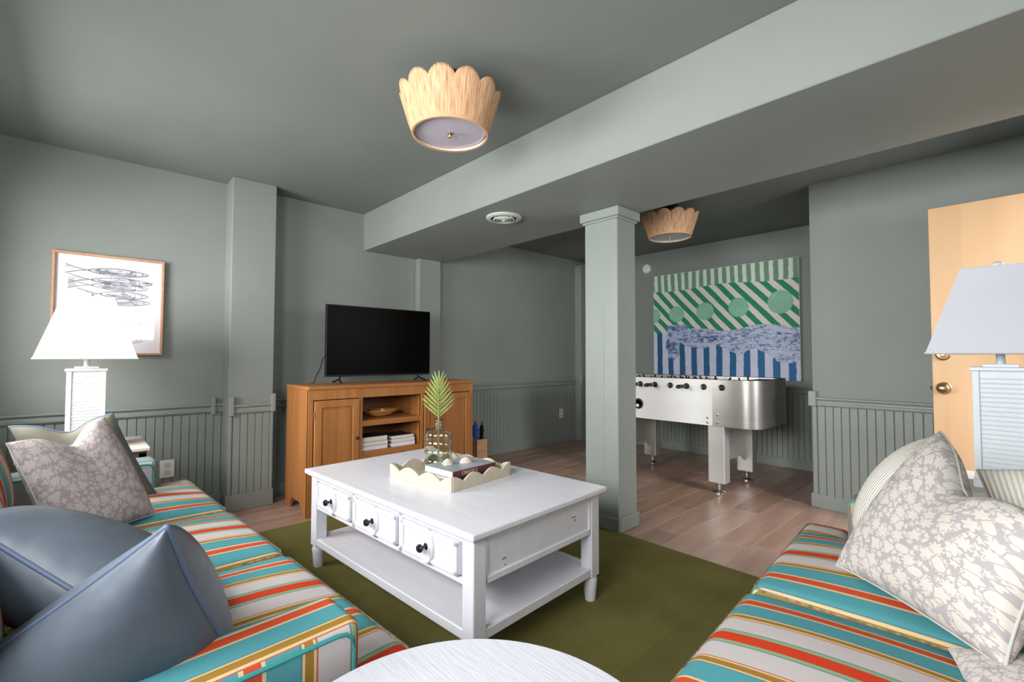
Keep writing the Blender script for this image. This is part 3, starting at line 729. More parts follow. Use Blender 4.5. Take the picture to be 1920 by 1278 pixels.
def inloc(x, y): c, s = math.cos(TRA), math.sin(TRA); return (TRC[0]+c*x-s*y, TRC[1]+s*x+c*y)
def book(name, x, y, z, w, d, h, ang, cover, spine, label, group=None, text=None, pages=M_paper, wh=None):
    r = empty(name, (x, y, z), ang, label, 'book', group)
    t = .003
    b = BM(); box(b, -w/2+.002, w/2-.004, -d/2+.003, d/2-.003, t, h-t); fin('pages', b, pages, r)
    b = BM(); box(b, -w/2, w/2, -d/2, d/2, 0, t, .0008); box(b, -w/2, w/2, -d/2, d/2, h-t, h, .0008); fin('cover', b, cover, r)
    b = BM(); box(b, w/2-.004, w/2+.001, -d/2, d/2, 0.0005, h-.0005, .001); sp = fin('spine', b, spine, r)
    if text:
        fc = bpy.data.curves.new('lettering', 'FONT'); fc.body = text; fc.size = h*.72; fc.extrude = .0006; fc.align_x = 'CENTER'; fc.align_y = 'CENTER'; fc.resolution_u = 2
        tmp = bpy.data.objects.new('tmp', fc); COL.objects.link(tmp); bpy.context.view_layer.update()
        me = bpy.data.meshes.new_from_object(tmp.evaluated_get(bpy.context.evaluated_depsgraph_get())); bpy.data.objects.remove(tmp)
        me.materials.append(M_letter); o = link('lettering', me, sp)
        o.matrix_local = Matrix.Translation((w/2+.0012, -.035, h/2)) @ Matrix.Rotation(PI/2, 4, 'Z') @ Matrix.Rotation(PI/2, 4, 'X')
    return r
bx, by = inloc(.075, -.005)
ang = TRA+math.radians(-3)
book('book', bx, by, ZT+.0085, .205, .27, .033, ang, M_bookdark, M_bookdark, 'dark book at the bottom of the pile in the tray', 'books in the tray')
book('book', bx-.002, by+.002, ZT+.0417, .215, .285, .032, ang, M_bookgrey, M_bookmaroon, 'pale grey book with a maroon lettered spine under the shells', 'books in the tray', 'CREATE C')
def scallop_shell(x, y, z, r, ang, label, tilt=0):
    root = empty('seashell', (x, y, z), ang, label, 'seashell', 'seashells on the coffee table tray'); b = BM(); n, m_ = 44, 10; g = []
    for i in range(n+1):
        a = -1.25+2.5*i/n; row = []
        for j in range(m_+1):
            f = j/m_; rr = r*f*(1+.035*math.cos(i*PI/2)*f)*(1-.12*(a/1.25)**2)
            h = r*.52*math.sin(PI*min(1, .12+f*.88)) * (1-.35*(a/1.25)**2) + .0012*math.cos(i*PI/2)*f
            row.append(b.verts.new((rr*math.cos(a)-r*.45, rr*math.sin(a), h if f < 1 else .0005)))
        g.append(row)
    for i in range(n):
        for j in range(m_): 
            try: b.faces.new((g[i][j], g[i+1][j], g[i+1][j+1], g[i][j+1]))
            except Exception: pass
    fin('shell_body', b, M_shell, root, 'all')
    b = BM(); box(b, -r*.55, -r*.38, -r*.3, r*.3, 0, r*.14, .003, 2); fin('hinge', b, M_shell, root, True)
ztop = ZT+.0742
x, y = inloc(.035, -.055); scallop_shell(x, y, ztop, .05, .6, 'cream ribbed seashell on the pale end of the top book, beside the bottle')
x, y = inloc(.075, .035); scallop_shell(x, y, ztop, .05, .25, 'larger cream seashell at the middle of the maroon-spined book')
x, y = inloc(-.06, .145); scallop_shell(x, y, ZT+.0095, .045, 1.2, 'pale seashell lying in the back of the tray behind the books')
x, y = inloc(.02, .165); scallop_shell(x, y, ZT+.0095, .03, -1.0, 'pale seashell in the far right corner of the tray')
# glass jug
jx, jy = inloc(-.145, .045)
jg = empty('glass_bottle', (jx, jy, ZT+.0088), .3, 'pale green glass bottle vase with a palm frond in the tray', 'bottle')
b = BM(); rr = .0735
outer = [(.001, .004), (.06, .0), (.071, .006), (rr, .02), (rr, .05), (rr-.0055, .058), (rr, .066), (rr, .098), (rr-.0055, .106), (rr, .114), (rr, .146), (rr-.0055, .154), (rr, .162), (rr, .184), (.068, .198), (.05, .208), (.03, .213), (.019, .218), (.0175, .226), (.021, .23), (.021, .236), (.0175, .24), (.0175, .252), (.021, .256), (.0205, .264)]
inner = [(r-.0035 if r > .01 else r, z+(.004 if z < .02 else 0)) for r, z in outer][::-1]
lathe(b, outer+inner, seg=48, cap=False); fin('bottle_glass', b, M_glass, jg, 'all')
b = BM(); lathe(b, [(.001, .011), (.066, .011), (.0695, .024), (.0695, .05), (.001, .05)], seg=40, cap=False)
for q in range(5):
    a = q*1.26; b2 = None; box(b, .0665, .0745, -.012, .012, .026, .05, .004, 1, 0, Matrix.Rotation(a, 4, 'Z'))
b.free()
pf = empty('palm_frond', (jx, jy, ZT+.03), math.radians(-33), 'single green palm frond standing in the glass bottle', 'palm leaf')
stem_pts = [(0.0, 0, 0), (.004, .002, .1), (.0, 0, .2), (-.004, 0, .29), (-.010, 0, .36), (-.018, 0, .44)]
def stemat(z):
    for a, c in zip(stem_pts, stem_pts[1:]):
        if a[2] <= z <= c[2]: f = (z-a[2])/(c[2]-a[2]); return Vector(a).lerp(Vector(c), f)
    return Vector(stem_pts[-1])
b = BM(); tube(b, [stemat(z/20*.44) for z in range(21)], [.0028]*12+[.0022]*5+[.0014]*4, 6); fin('stem', b, M_stem, pf, True)
b = BM(); n = 8; rows = []
for i in range(n+1):
    u = i/n; w = .0046*math.sin(PI*min(1, .08+u*.92))**.6 if u < 1 else .0003; z = -.018*u*u; rows.append([b.verts.new((u, -w, z+.0015)), b.verts.new((u, 0, z-.001)), b.verts.new((u, w, z+.0015))])
for r0, r1 in zip(rows, rows[1:]):
    for k in range(2): b.faces.new((r0[k], r1[k], r1[k+1], r0[k+1]))
leafme = bpy.data.meshes.new('leaflet'); b.to_mesh(leafme); b.free(); leafme.materials.append(M_leaf)
for k in range(13):
    f = k/12; z = .255+.175*f; p = stemat(min(z, .4399)); L = .13*(1-.38*f)*(1 if k else .9); el = math.radians(44+5*math.sin(k*2.1)+30*f*f)
    for s in (-1, 1):
        o = link('leaflet', leafme, pf); d = Vector((0.05*math.sin(k*1.7), s*math.cos(el), math.sin(el))).normalized()
        X = d; Yv = Vector((1, 0, 0)).cross(X).normalized(); Z = X.cross(Yv)
        mm = Matrix((X*L, Z, Yv)).transposed() if False else Matrix((X*L, X.cross(Vector((1, .2*s, 0))).normalized(), Vector((1, 0, 0)))).transposed()
        m4 = mm.to_4x4(); m4.translation = p; o.matrix_local = m4
o = link('leaflet', leafme, pf); m4 = Matrix((Vector((-.1, 0, 1)).normalized()*.07, Vector((0, 1, 0)), Vector((1, 0, 0)))).transposed().to_4x4(); m4.translation = stemat(.4399); o.matrix_local = m4

# ------------------------------------------------------------------ round side table in the foreground
rt0 = empty('round_side_table', (-.541, .416, .009), 0, 'round white wooden side table at the bottom edge between the sofas', 'side table')
M_rtop = simple('white_woodgrain_paint', '#C6C7CF', None, .35, .4)
nt = M_rtop.node_tree; bb = nt.nodes['Principled BSDF']; tc = N(nt, 'ShaderNodeTexCoord'); mp = N(nt, 'ShaderNodeMapping'); mp.inputs['Scale'].default_value = (8, 70, 8); mp.inputs['Rotation'].default_value = (0, 0, .75)
no = N(nt, 'ShaderNodeTexNoise'); no.inputs['Scale'].default_value = 1.0; no.inputs['Detail'].default_value = 3; no.inputs['Distortion'].default_value = .8
nt.links.new(tc.outputs['Object'], mp.inputs[0]); nt.links.new(mp.outputs[0], no.inputs[0]); bump(nt, bb, no.outputs[0], .35, .004)
b = BM(); lathe(b, [(.001, .506), (.328, .506), (.337, .51), (.34, .518), (.34, .526), (.336, .531), (.001, .531)], seg=96); fin('tabletop', b, M_rtop, rt0, True)
b = BM(); lathe(b, [(.1, 0), (.1, .012), (.045, .03), (.03, .06), (.028, .25), (.036, .3), (.028, .34), (.026, .47), (.07, .506)], seg=28); fin('pedestal', b, M_white, rt0, True)

# ------------------------------------------------------------------ TV cabinet
cb = empty('tv_cabinet', (-3.41, 1.205, 0), 0, 'honey oak media cabinet with two doors and open shelves against the left wall', 'cabinet')
CW, CD, CH = 1.475, .455, .927     # local: x from 0 (front) to -CD, y along, z
b = BM(); box(b, -CD, .012, -.006, CW+.006, CH-.028, CH, .004, 2); fin('cabinet_top', b, M_cabh, cb)
for y0 in (0, CW-.02):
    b = BM(); s = y0
    pr = [(-CD, 0), (-CD+.10, 0), (-CD+.11, .05), (-CD+.15, .085), (-.15, .085), (-.11, .05), (-.1, 0), (0, 0), (0, CH-.028), (-CD, CH-.028)]
    prism(b, pr, 'Y', s, s+.02); fin('side_panel', b, M_cab, cb)
OY0, OY1 = 1.612-1.205, 2.125-1.205     # open bay
for y in (OY0-.02, OY1):
    obox('divider', -CD+.012, -.002, y, y+.02, .1, CH-.028, M_cab, cb)
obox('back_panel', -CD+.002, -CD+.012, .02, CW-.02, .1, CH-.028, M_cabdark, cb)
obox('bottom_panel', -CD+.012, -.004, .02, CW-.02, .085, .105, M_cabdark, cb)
for z0, z1, nm in ((.605, .648, 'shelf'), (.375, .41, 'shelf')):
    b = BM(); box(b, -CD+.012, -.001, OY0, OY1, z0, z1, .002); fin(nm, b, M_cabh, cb)
b = BM()
box(b, -.018, .004, .0, CW, CH-.1, CH-.028, .002); box(b, -.018, .004, .0, .035, 0, CH-.1002, .002); box(b, -.018, .004, CW-.035, CW, 0, CH-.1002, .002)
box(b, -.018, .004, .035, CW-.035, .085, .13, .002); box(b, -.018, .0045, OY0-.028, OY0, .1, CH-.09, .002); box(b, -.018, .0045, OY1, OY1+.028, .1, CH-.09, .002)
fin('face_frame', b, M_cab, cb)
obox('lower_panel', -.014, .002, OY0, OY1, .13, .375, M_cab, cb, .002)
def cabdoor(y0, y1, ks):
    z0, z1 = .14, CH-.105; b = BM(); s = .052
    box(b, .003, .020, y0, y0+s, z0, z1, .003); box(b, .003, .020, y1-s, y1, z0, z1, .003); box(b, .003, .020, y0+s, y1-s, z0, z0+s, .003); box(b, .003, .020, y0+s, y1-s, z1-s, z1, .003)
    box(b, .003, .010, y0+s-.002, y1-s+.002, z0+s-.002, z1-s+.002); d = fin('door', b, M_cab, cb)
    b = BM(); box(b, .008, .0165, y0+s+.012, y1-s-.012, z0+s+.012, z1-s-.012, .006, 1); fin('raised_panel', b, M_cab, d)
    b = BM(); ky = y1-.022 if ks > 0 else y0+.022; lathe(b, [(.006, .018), (.005, .026), (.011, .032), (.012, .038), (.003, .043)], (0, ky, .53), 16, 'X'); fin('knob', b, M_knobdark, d, True)
    b = BM()
    hy = y0-.002 if ks > 0 else y1+.002
    for hz in (z0+.1, z1-.1): lathe(b, [(.005, hz-.025), (.005, hz+.025)], (.016, hy, 0), 10)
    fin('hinge', b, M_brass, d)
cabdoor(.04, OY0-.032, 1); cabdoor(OY1+.032, CW-.04, -1)

# tv ------------------------------------------------------------------------
tv = empty('television', (-3.70, 1.92, CH), 0, 'black flat screen television, switched off, on the oak cabinet', 'television')
TVW, TZ0, TZ1 = .965/2, .052, .632
b = BM(); box(b, -.028, 0, -TVW, TVW, TZ0, TZ1, .004, 2); fin('housing', b, M_black, tv)
b = BM(); box(b, -.06, -.028, -TVW*.7, TVW*.7, TZ0+.03, TZ1-.18, .012, 2); fin('rear_bulge', b, M_black, tv)
b = BM(); box(b, -.001, .0015, -TVW+.006, TVW-.006, TZ0+.014, TZ1-.006); fin('screen', b, M_screen, tv)
for s in (-1, 1):
    b = BM(); y = s*.355; tube(b, [(-.014, y, TZ0+.01), (-.014, y+s*.012, .03), (.07, y+s*.03, .006)], .007, 8); tube(b, [(-.014, y+s*.012, .03), (-.095, y+s*.03, .006)], .007, 8); fin('foot', b, M_black, tv, True)
cable = BM(); tube(cable, [(-3.74, 1.445, 1.14), (-3.74, 1.428, 1.12), (-3.76, 1.42, 1.05), (-3.80, 1.40, .98), (-3.81, 1.39, .933), (-3.83, 1.38, .931)], .0035, 6)
co = fin('power_cable', cable, M_black, None, True); tag(co, 'thin black cable hanging from the left edge of the television', 'cable')
# bowl, shells, books in the bay --------------------------------------------
bw = empty('wooden_bowl', (-3.60, 1.86, .6485), 0, 'shallow oval wooden bowl with shells on the upper cabinet shelf', 'bowl')
b = BM(); lathe(b, [(.04, 0), (.06, .002), (.10, .016), (.155, .05), (.158, .053), (.152, .053), (.098, .02), (.06, .008), (.001, .007)], seg=44, cap=False); lathe(b, [(.001, 0), (.04, 0)], seg=44, cap=False)
bmesh.ops.scale(b, verts=b.verts, vec=(.62, 1, 1)); fin('bowl_body', b, M_bowl, bw, 'all')
for (dx, dy, r, a) in ((-.01, .02, .03, .4),):
    sroot = empty('seashell', (-3.60+dx, 1.86+dy, .663), a, 'pale seashell in the oval wooden bowl', 'seashell', 'seashells in the wooden bowl')
    b = BM(); lathe(b, [(.001, .045), (.006, .042), (.012, .034), (.015, .03), (.021, .018), (.024, .014), (.022, .006), (.008, 0)], seg=20); fin('whorl', b, M_shell, sroot, True)
    b = BM(); lathe(b, [(.002, -.03), (.01, -.01), (.018, .01), (.022, .02), (.016, .032), (.004, .036)], (.0, 0, .014), seg=16, axis='Y'); fin('body_whorl', b, M_shell, sroot, True)
ss = empty('seashell', (-3.60, 1.755, .681), 1.0, 'small dark brown shell at the left end of the wooden bowl', 'seashell', 'seashells in the wooden bowl')
b = BM(); lathe(b, [(.002, -.02), (.012, -.01), (.016, 0), (.012, .012), (.002, .02)], (0, 0, .012), 16, 'Y'); fin('body_whorl', b, M_bookdark, ss, True)
bk = [(1.735, [(.036, M_paper), (.033, M_paper), (.03, M_bookwhite)][::-1]), (1.985, [(.032, M_bookwhite), (.028, M_paper), (.024, M_paper)])]
names = [['white book at the bottom of the left pile on the lower cabinet shelf', 'cream book in the middle of the left pile on the lower cabinet shelf', 'cream book on top of the left pile on the lower cabinet shelf'],
         ['white book at the bottom of the right pile on the lower cabinet shelf', 'cream book in the middle of the right pile on the lower cabinet shelf', 'thin cream book on top of the right pile, beside the bottle']]
for q, (yy, st) in enumerate(bk):
    z = .4105
    for i, (h, mt) in enumerate(st):
        book('book', -3.545-.004*i, yy+.003*(i % 2), z, .205, .215-.006*i*(q), h, 0, M_bookdark, mt, names[q][i], 'books on the lower cabinet shelf', pages=mt); z += h+.0006

# bin with umbrella-like items beside the cabinet -------------------------------
cr = empty('umbrella_bin', (-3.93, 3.16, 0), 0, 'pale wood bin holding blue and black bundles, right of the cabinet', 'bin')
b = BM(); w = .08
for (a0, a1, c0, c1) in ((-w, w, -w, -w+.01), (-w, w, w-.01, w), (-w, -w+.01, -w, w), (w-.01, w, -w, w)): box(b, a0, a1, c0, c1, 0.001, .27, .002)
box(b, -w, w, -w, w, .001, .01); fin('bin_body', b, M_crate, cr)
def umb(dx, dy, h, r, mat, lab, lean):
    t = empty('folded_umbrella', (-3.93+dx, 3.16+dy, .012), 0, lab, 'umbrella', 'folded umbrellas in the bin'); t.rotation_euler = (lean, .03, 0)
    b = BM(); lathe(b, [(.004, 0), (.008, .06), (r*.6, h*.4), (r, h*.68), (r*1.25, h*.86), (r*.9, h*.97), (.008, h)], seg=14); fin('folded_canopy', b, mat, t, True)
    b = BM(); lathe(b, [(.006, h-.02), (.008, h+.02), (.006, h+.03)], seg=10); fin('tip', b, M_black, t)
umb(.02, -.03, .42, .03, M_blue, 'folded royal blue umbrella standing in the pale wood bin', .07)
umb(.01, .032, .40, .02, M_blackcloth, 'folded black umbrella standing in the pale wood bin', -.02)

# ------------------------------------------------------------------ flat prints (painted as vertex colours on thin boards)
def hexs(s): return np.array(lin(s)[:3])
def printed(name, img, w, h, mat, parent, mat4):
    ny, nxx = img.shape[:2]
    X, Z = np.meshgrid(np.linspace(-w/2, w/2, nxx), np.linspace(h/2, -h/2, ny)); co = np.stack([X, np.zeros_like(X), Z], -1).reshape(-1, 3).astype(np.float32)
    idx = np.arange(nxx*ny).reshape(ny, nxx); q = np.stack([idx[:-1, :-1], idx[1:, :-1], idx[1:, 1:], idx[:-1, 1:]], -1).reshape(-1, 4)
    me = bpy.data.meshes.new(name); me.vertices.add(len(co)); me.vertices.foreach_set('co', co.ravel()); me.loops.add(q.size); me.loops.foreach_set('vertex_index', q.ravel().astype(np.int32))
    me.polygons.add(len(q)); me.polygons.foreach_set('loop_start', np.arange(0, q.size, 4, dtype=np.int32)); me.update(calc_edges=True)
    ca = me.color_attributes.new('print', 'FLOAT_COLOR', 'POINT'); c4 = np.ones((len(co), 4), np.float32); c4[:, :3] = img.reshape(-1, 3); ca.data.foreach_set('color', c4.ravel())
    me.materials.append(mat); o = link(name, me, parent); o.matrix_local = mat4; return o
def fbm(ny, nx_, cells, seed, oct=4, ax=1., ay=1.):
    rs = np.random.RandomState(seed); out = np.zeros((ny, nx_)); amp = 1; tot = 0
    for k in range(oct):
        cx, cy = max(2, int(cells*ax*2**k)), max(2, int(cells*ay*2**k)); g = rs.rand(cy+1, cx+1)
        yy = np.linspace(0, cy-1e-6, ny); xx = np.linspace(0, cx-1e-6, nx_); iy = yy.astype(int); ix = xx.astype(int); fy = (yy-iy)[:, None]; fx = (xx-ix)[None]
        fy = fy*fy*(3-2*fy); fx = fx*fx*(3-2*fx)
        a = g[iy][:, ix]*(1-fx)+g[iy][:, ix+1]*fx; c = g[iy+1][:, ix]*(1-fx)+g[iy+1][:, ix+1]*fx; out += amp*(a*(1-fy)+c*fy); tot += amp; amp *= .55
    return out/tot
# abstract striped painting
def painting():
    ny, nx_ = 360, 460; v, u = np.mgrid[0:1:ny*1j, 0:1:nx_*1j]; wob = (fbm(ny, nx_, 6, 3)-.5)*.016
    img = np.zeros((ny, nx_, 3)); img[:] = hexs('#D9D3DC')
    # top band: pale and grey-green vertical stripes
    top = v < .168+.012*np.sin(u*9)-.01
    U = u+wob; ph = (U*18.2-.15) % 1; c = np.where((ph < .46)[..., None], hexs('#D5E2D6'), np.where(((ph > .68) & (ph < .74))[..., None], hexs('#6E8A7C'), hexs('#74987F')))
    img = np.where(top[..., None], c, img)
    # middle: green diagonals on pale pink-white
    mid = (~top) & (v < .575); d = ((u*1.28-v*.92)*8.3+wob*9+.12) % 1
    img = np.where((mid & (d < .5))[..., None], hexs('#2E8A5E'), img); img = np.where((mid & (d >= .5))[..., None], hexs('#DED6D6'), img)
    g = fbm(ny, nx_, 20, 8)
    # bottom: blue stripes
    bot = v >= .575; pb = ((u+wob*.6)*11.05-.32) % 1
    img = np.where((bot & (pb < .47))[..., None], hexs('#2F6390')*(.75+.5*u[..., None]), img); img = np.where((bot & (pb >= .47))[..., None], hexs('#C9CDE2'), img)
    # round pale green dots
    for cx, cy, r in ((0., .40, .062), (.188, .395, .066), (.405, .385, .069), (.635, .372, .074), (.893, .352, .083)):
        rr = np.hypot((u-cx)*1.29, (v-cy))+wob*.35
        img = np.where((rr < r*1.16)[..., None], hexs('#84BE9F'), img); img = np.where((rr < r)[..., None], hexs('#8FC4A8')*(.86+.22*g[..., None]), img)
    # speckled blue figure sweeping to the right
    f1 = fbm(ny, nx_, 14, 21, 5, 1., 1.); f2 = fbm(ny, nx_, 30, 22, 4, .6, 1.6)
    topb = .565+.02*np.sin(u*14)-.02*u; botb = .70+.10*np.clip((u-.3)*1.6, 0, 1)+.025*np.sin(u*23)+.03*(f1-.5)*2
    body = (u > .13) & (v > topb) & (v < botb)
    head = ((np.hypot((u-.20)*1.1, (v-.54)*.75)+.05*(f1-.5)) < .085) | (np.hypot((u-.16)*1.6, (v-.70)*.6)+.06*(f1-.5) < .085)
    tail = (u > .86) & (v > .6) & (v < .86-.3*np.abs(u-.93))
    m_ = body | head | tail; m_ &= ~((v < .5))
    f3 = fbm(ny, nx_, 60, 33, 2, .7, 1.3); t = np.clip((f1*.35+f2*.5+f3*.45-.44)*4.2+np.clip(u-.3, 0, .3)*.9, 0, 1)[..., None]; blue = hexs('#425C92')*(1-t)+hexs('#BFC8E0')*t
    left = np.clip((.42-u)*3, 0, 1)[..., None]; blue = blue*(1-left*.35)+hexs('#5A86C0')*left*.35*t+hexs('#2C4C80')*left*.35*(1-t)
    img = np.where(m_[..., None], blue, img); line = (np.abs(f2-.5) < .018) & m_; img = np.where(line[..., None], hexs('#3B4A70'), img)
    img *= (1.02+.14*g[..., None]); return np.clip(img, 0, 1)
pt = empty('abstract_painting', (-2.295, 5.375, 1.535), 0, 'large canvas with green stripes, pale green dots and blue stripes on the back wall', 'painting')
PWd, PHt = 1.648, 1.275
obox('canvas', -PWd/2, PWd/2, .0005, .05, -PHt/2, PHt/2, M_plastic, pt, .002)
printed('painted_face', painting(), PWd-.006, PHt-.006, vcol('painted_canvas', .65, .2), pt, Matrix.Translation((0, 0, 0)))
# fish drawing
def fish():
    ny, nx_ = 330, 290; v, u = np.mgrid[0:1:ny*1j, 0:1:nx_*1j]; img = np.zeros((ny, nx_, 3)); img[:] = hexs('#EAE4E8'); base = img.copy()
    ink = np.zeros((ny, nx_)); tint = np.zeros((ny, nx_)); rs = np.random.RandomState(5); nz = fbm(ny, nx_, 26, 4, 4, .5, 1.8)
    def arc(y, x0, x1, amp, th, st=1.):
        nonlocal ink
        s = (u-x0)/(x1-x0); yy = y+amp*np.sin(np.clip(s, 0, 1)*PI)**.8; ink = np.maximum(ink, st*((np.abs(v-yy) < th*(.5+1.0*nz)) & (s > 0) & (s < 1)))
    rows = [(.15, .09, .86, 1), (.245, .12, .90, 1), (.30, .12, .86, .9), (.385, .2, .86, 1), (.455, .15, .88, .9), (.60, .15, .82, .5), (.68, .18, .80, .5), (.77, .15, .80, .9), (.86, .2, .82, .7)]
    for k, (cy, x0, x1, st) in enumerate(rows):
        h = .034; xs = x0+.2
        arc(cy-.004, xs, x1, -h, .0042, st); arc(cy+.004, xs, x1, h, .0042, st); arc(cy, xs+.06, x1-.16, .006, .006, st*.8); arc(cy-.012, xs+.2, x1-.2, -.004, .004, st*.6); arc(cy+.016, xs+.1, x1-.12, .004, .005, st*.9)
        s = (u-xs)/(x1-xs); ins = (np.abs(v-cy) < h*np.sin(np.clip(s, 0, 1)*PI)**.8) & (s > 0) & (s < 1); tint = np.maximum(tint, ins*.35*(nz > .45)*st); ink = np.maximum(ink, ins*(nz > .66)*.8*st*(v < cy))
        he = (np.abs(np.hypot((u-(x1-.16))*1., (v-cy)*1.1)-.034) < .0035) & (u > x1-.16); ink = np.maximum(ink, he*.8*st)
        eye = np.hypot(u-(x1-.06), v-cy+.004) < .0075; ink = np.maximum(ink, eye*st)
        tx = np.clip((xs-u)/(xs-x0+1e-6), 0, 1); tl = (np.abs(np.abs(v-cy)-.045*tx**1.4) < .003+.003*nz) & (u < xs+.02) & (u > x0); ink = np.maximum(ink, tl*st*.9)
        tl2 = (np.abs(v-cy) < .045*tx**1.4) & (u < xs) & (u > x0) & (nz > .57); ink = np.maximum(ink, tl2*st*.5)
    ink = ink[..., None]; tint = tint[..., None]; img = img*(1-tint)+hexs('#8A90A6')*tint; img = img*(1-ink*.85)+hexs('#3F4358')*ink*.85
    mg = ((u < .035) | (u > .965) | (v < .03) | (v > .97))[..., None]; return np.where(mg, base, img)
PFy, PFz, PFw, PFh = .156, 1.482, .575, .668
pic = empty('framed_fish_print', (XW+.004, PFy, PFz), 0, 'pale wood framed print of stacked blue-grey fish above the left lamp', 'picture')
b = BM(); f = .014
for (a0, a1, c0, c1) in ((-PFw/2, PFw/2, PFh/2-f, PFh/2), (-PFw/2, PFw/2, -PFh/2, -PFh/2+f), (-PFw/2, -PFw/2+f, -PFh/2+f, PFh/2-f), (PFw/2-f, PFw/2, -PFh/2+f, PFh/2-f)): box(b, 0, .034, a0, a1, c0, c1, .0015)
fin('frame', b, M_bamboo, pic)
obox('backing', 0.001, .008, -PFw/2+.004, PFw/2-.004, -PFh/2+.004, PFh/2-.004, M_plastic, pic)
printed('print', fish(), PFw-.02, PFh-.02, vcol('ink_on_paper', .7, .2), pic, Matrix.Translation((.012, 0, 0)) @ Matrix.Rotation(PI/2, 4, 'Z'))
obox('glazing', .024, .026, -PFw/2+f, PFw/2-f, -PFh/2+f, PFh/2-f, M_picglass, pic)

# ------------------------------------------------------------------ lamps and end tables
def lamp(loc, ang, zbase, label, mb, ms, tall):
    """local -Y is the face turned to the room"""
    t = empty('table_lamp', (loc[0], loc[1], zbase), ang, label, 'lamp', 'white louvered table lamps'); hb = tall; w = .083
    b = BM(); box(b, -w-.004, w+.004, -w-.004, w+.004, 0, .035, .003); box(b, -w+.006, w-.006, -w+.006, w-.006, .035, hb-.015)
    base = fin('base_core', b, mb, t)
    for sx in (-1, 1):
        for sy in (-1, 1):
            x0, x1 = sorted((sx*w, sx*(w-.022))); y0, y1 = sorted((sy*w, sy*(w-.022))); b = BM(); box(b, x0, x1, y0, y1, .035, hb-.015, .002); fin('corner_post', b, mb, t)
    b = BM(); n = 22; z0, z1 = .05, hb-.03
    for k in range(n):
        z = z0+(z1-z0)*(k+.5)/n; dz = (z1-z0)/n
        for a in range(4):
            R = Matrix.Rotation(a*PI/2, 4, 'Z')
            vs = [(-w+.02, -w+.003, z-dz*.42), (w-.02, -w+.003, z-dz*.42), (w-.02, -w+.0145, z+dz*.5), (-w+.02, -w+.0145, z+dz*.5), (-w+.02, -w+.0055, z-dz*.62), (w-.02, -w+.0055, z-dz*.62), (w-.02, -w+.017, z+dz*.3), (-w+.02, -w+.017, z+dz*.3)]
            q = [b.verts.new(R @ Vector(p)) for p in vs]
            for f_ in ((0, 1, 2, 3), (4, 7, 6, 5), (0, 4, 5, 1), (3, 2, 6, 7)): b.faces.new([q[i] for i in f_])
    o = fin('louver_slats', b, mb, t); o['kind'] = 'stuff'
    b = BM(); box(b, -w-.008, w+.008, -w-.008, w+.008, hb-.016, hb, .003); fin('base_cap', b, mb, t)
    b = BM(); box(b, -.052, .052, -.052, .052, hb, hb+.012, .002); fin('cap_step', b, mb, t)
    b = BM(); lathe(b, [(.016, hb+.01), (.014, hb+.02), (.013, hb+.08), (.008, hb+.085), (.006, hb+.2), (.003, hb+.40)], seg=20); fin('stem', b, mb, t, True)
    sb, st, sz0, sz1 = .212, .108, hb+.057, hb+.057+.345
    b = BM()
    def fr(h, z, off=0): return [(-h+off, -h+off, z), (h-off, -h+off, z), (h-off, h-off, z), (-h+off, h-off, z)]
    O0 = [b.verts.new(p) for p in fr(sb, sz0)]; O1 = [b.verts.new(p) for p in fr(st, sz1)]; I0 = [b.verts.new(p) for p in fr(sb, sz0, .003)]; I1 = [b.verts.new(p) for p in fr(st, sz1, .003)]
    for i in range(4):
        j = (i+1) % 4; b.faces.new((O0[i], O0[j], O1[j], O1[i])); b.faces.new((I0[j], I0[i], I1[i], I1[j])); b.faces.new((O0[i], I0[i], I0[j], O0[j])); b.faces.new((O1[i], O1[j], I1[j], I1[i]))
    sh = fin('lamp_shade', b, ms, t)
    b = BM(); 
    for h, z in ((sb, sz0), (st, sz1)): tube(b, [(p[0], p[1], p[2]) for p in fr(h, z)], .0045, 6, closed=True)
    fin('shade_trim', b, ms, sh)
    b = BM(); box(b, -st, st, -.002, .002, sz1-.012, sz1-.009); box(b, -.002, .002, -st, st, sz1-.012, sz1-.009); fin('spider', b, M_brass, t)
    b = BM(); lathe(b, [(.004, sz1-.02), (.012, sz1-.004), (.018, sz1+.006), (.021, sz1+.016), (.018, sz1+.026), (.008, sz1+.032), (.001, sz1+.033)], seg=20); fin('finial', b, mb, t, True)
    return t
ET = .615
lamp((-3.62, .043), PI/2, ET, 'white table lamp with ivory shade at the left, in front of the fish print', M_lampbase, M_shadewarm, .456)
lamp((-.035, 2.775), 0, ET, 'white table lamp with louvered base at the right, in front of the door', M_lampblue, M_shadecool, .488)
def endtable(name, x0, x1, y0, y1, h, label):
    t = empty(name, ((x0+x1)/2, (y0+y1)/2, 0), 0, label, 'end table', 'end tables beside the sofas'); hx, hy = (x1-x0)/2, (y1-y0)/2
    b = BM(); box(b, -hx, hx, -hy, hy, h-.022, h, .004); fin('tabletop', b, M_lining, t)
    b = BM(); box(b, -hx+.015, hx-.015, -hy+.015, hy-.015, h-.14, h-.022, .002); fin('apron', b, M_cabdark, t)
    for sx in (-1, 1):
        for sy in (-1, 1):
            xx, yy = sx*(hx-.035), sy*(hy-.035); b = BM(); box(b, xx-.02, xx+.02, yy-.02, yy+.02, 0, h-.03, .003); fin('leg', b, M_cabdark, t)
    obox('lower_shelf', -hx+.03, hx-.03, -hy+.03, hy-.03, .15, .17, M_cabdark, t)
endtable('end_table', -3.95, -3.42, -.22, .325, ET, 'wooden end table with pale top under the left lamp, beside the picture wall')
endtable('end_table', -.30, .28, 2.52, 3.06, ET, 'wooden end table under the right lamp, beyond the right sofa')

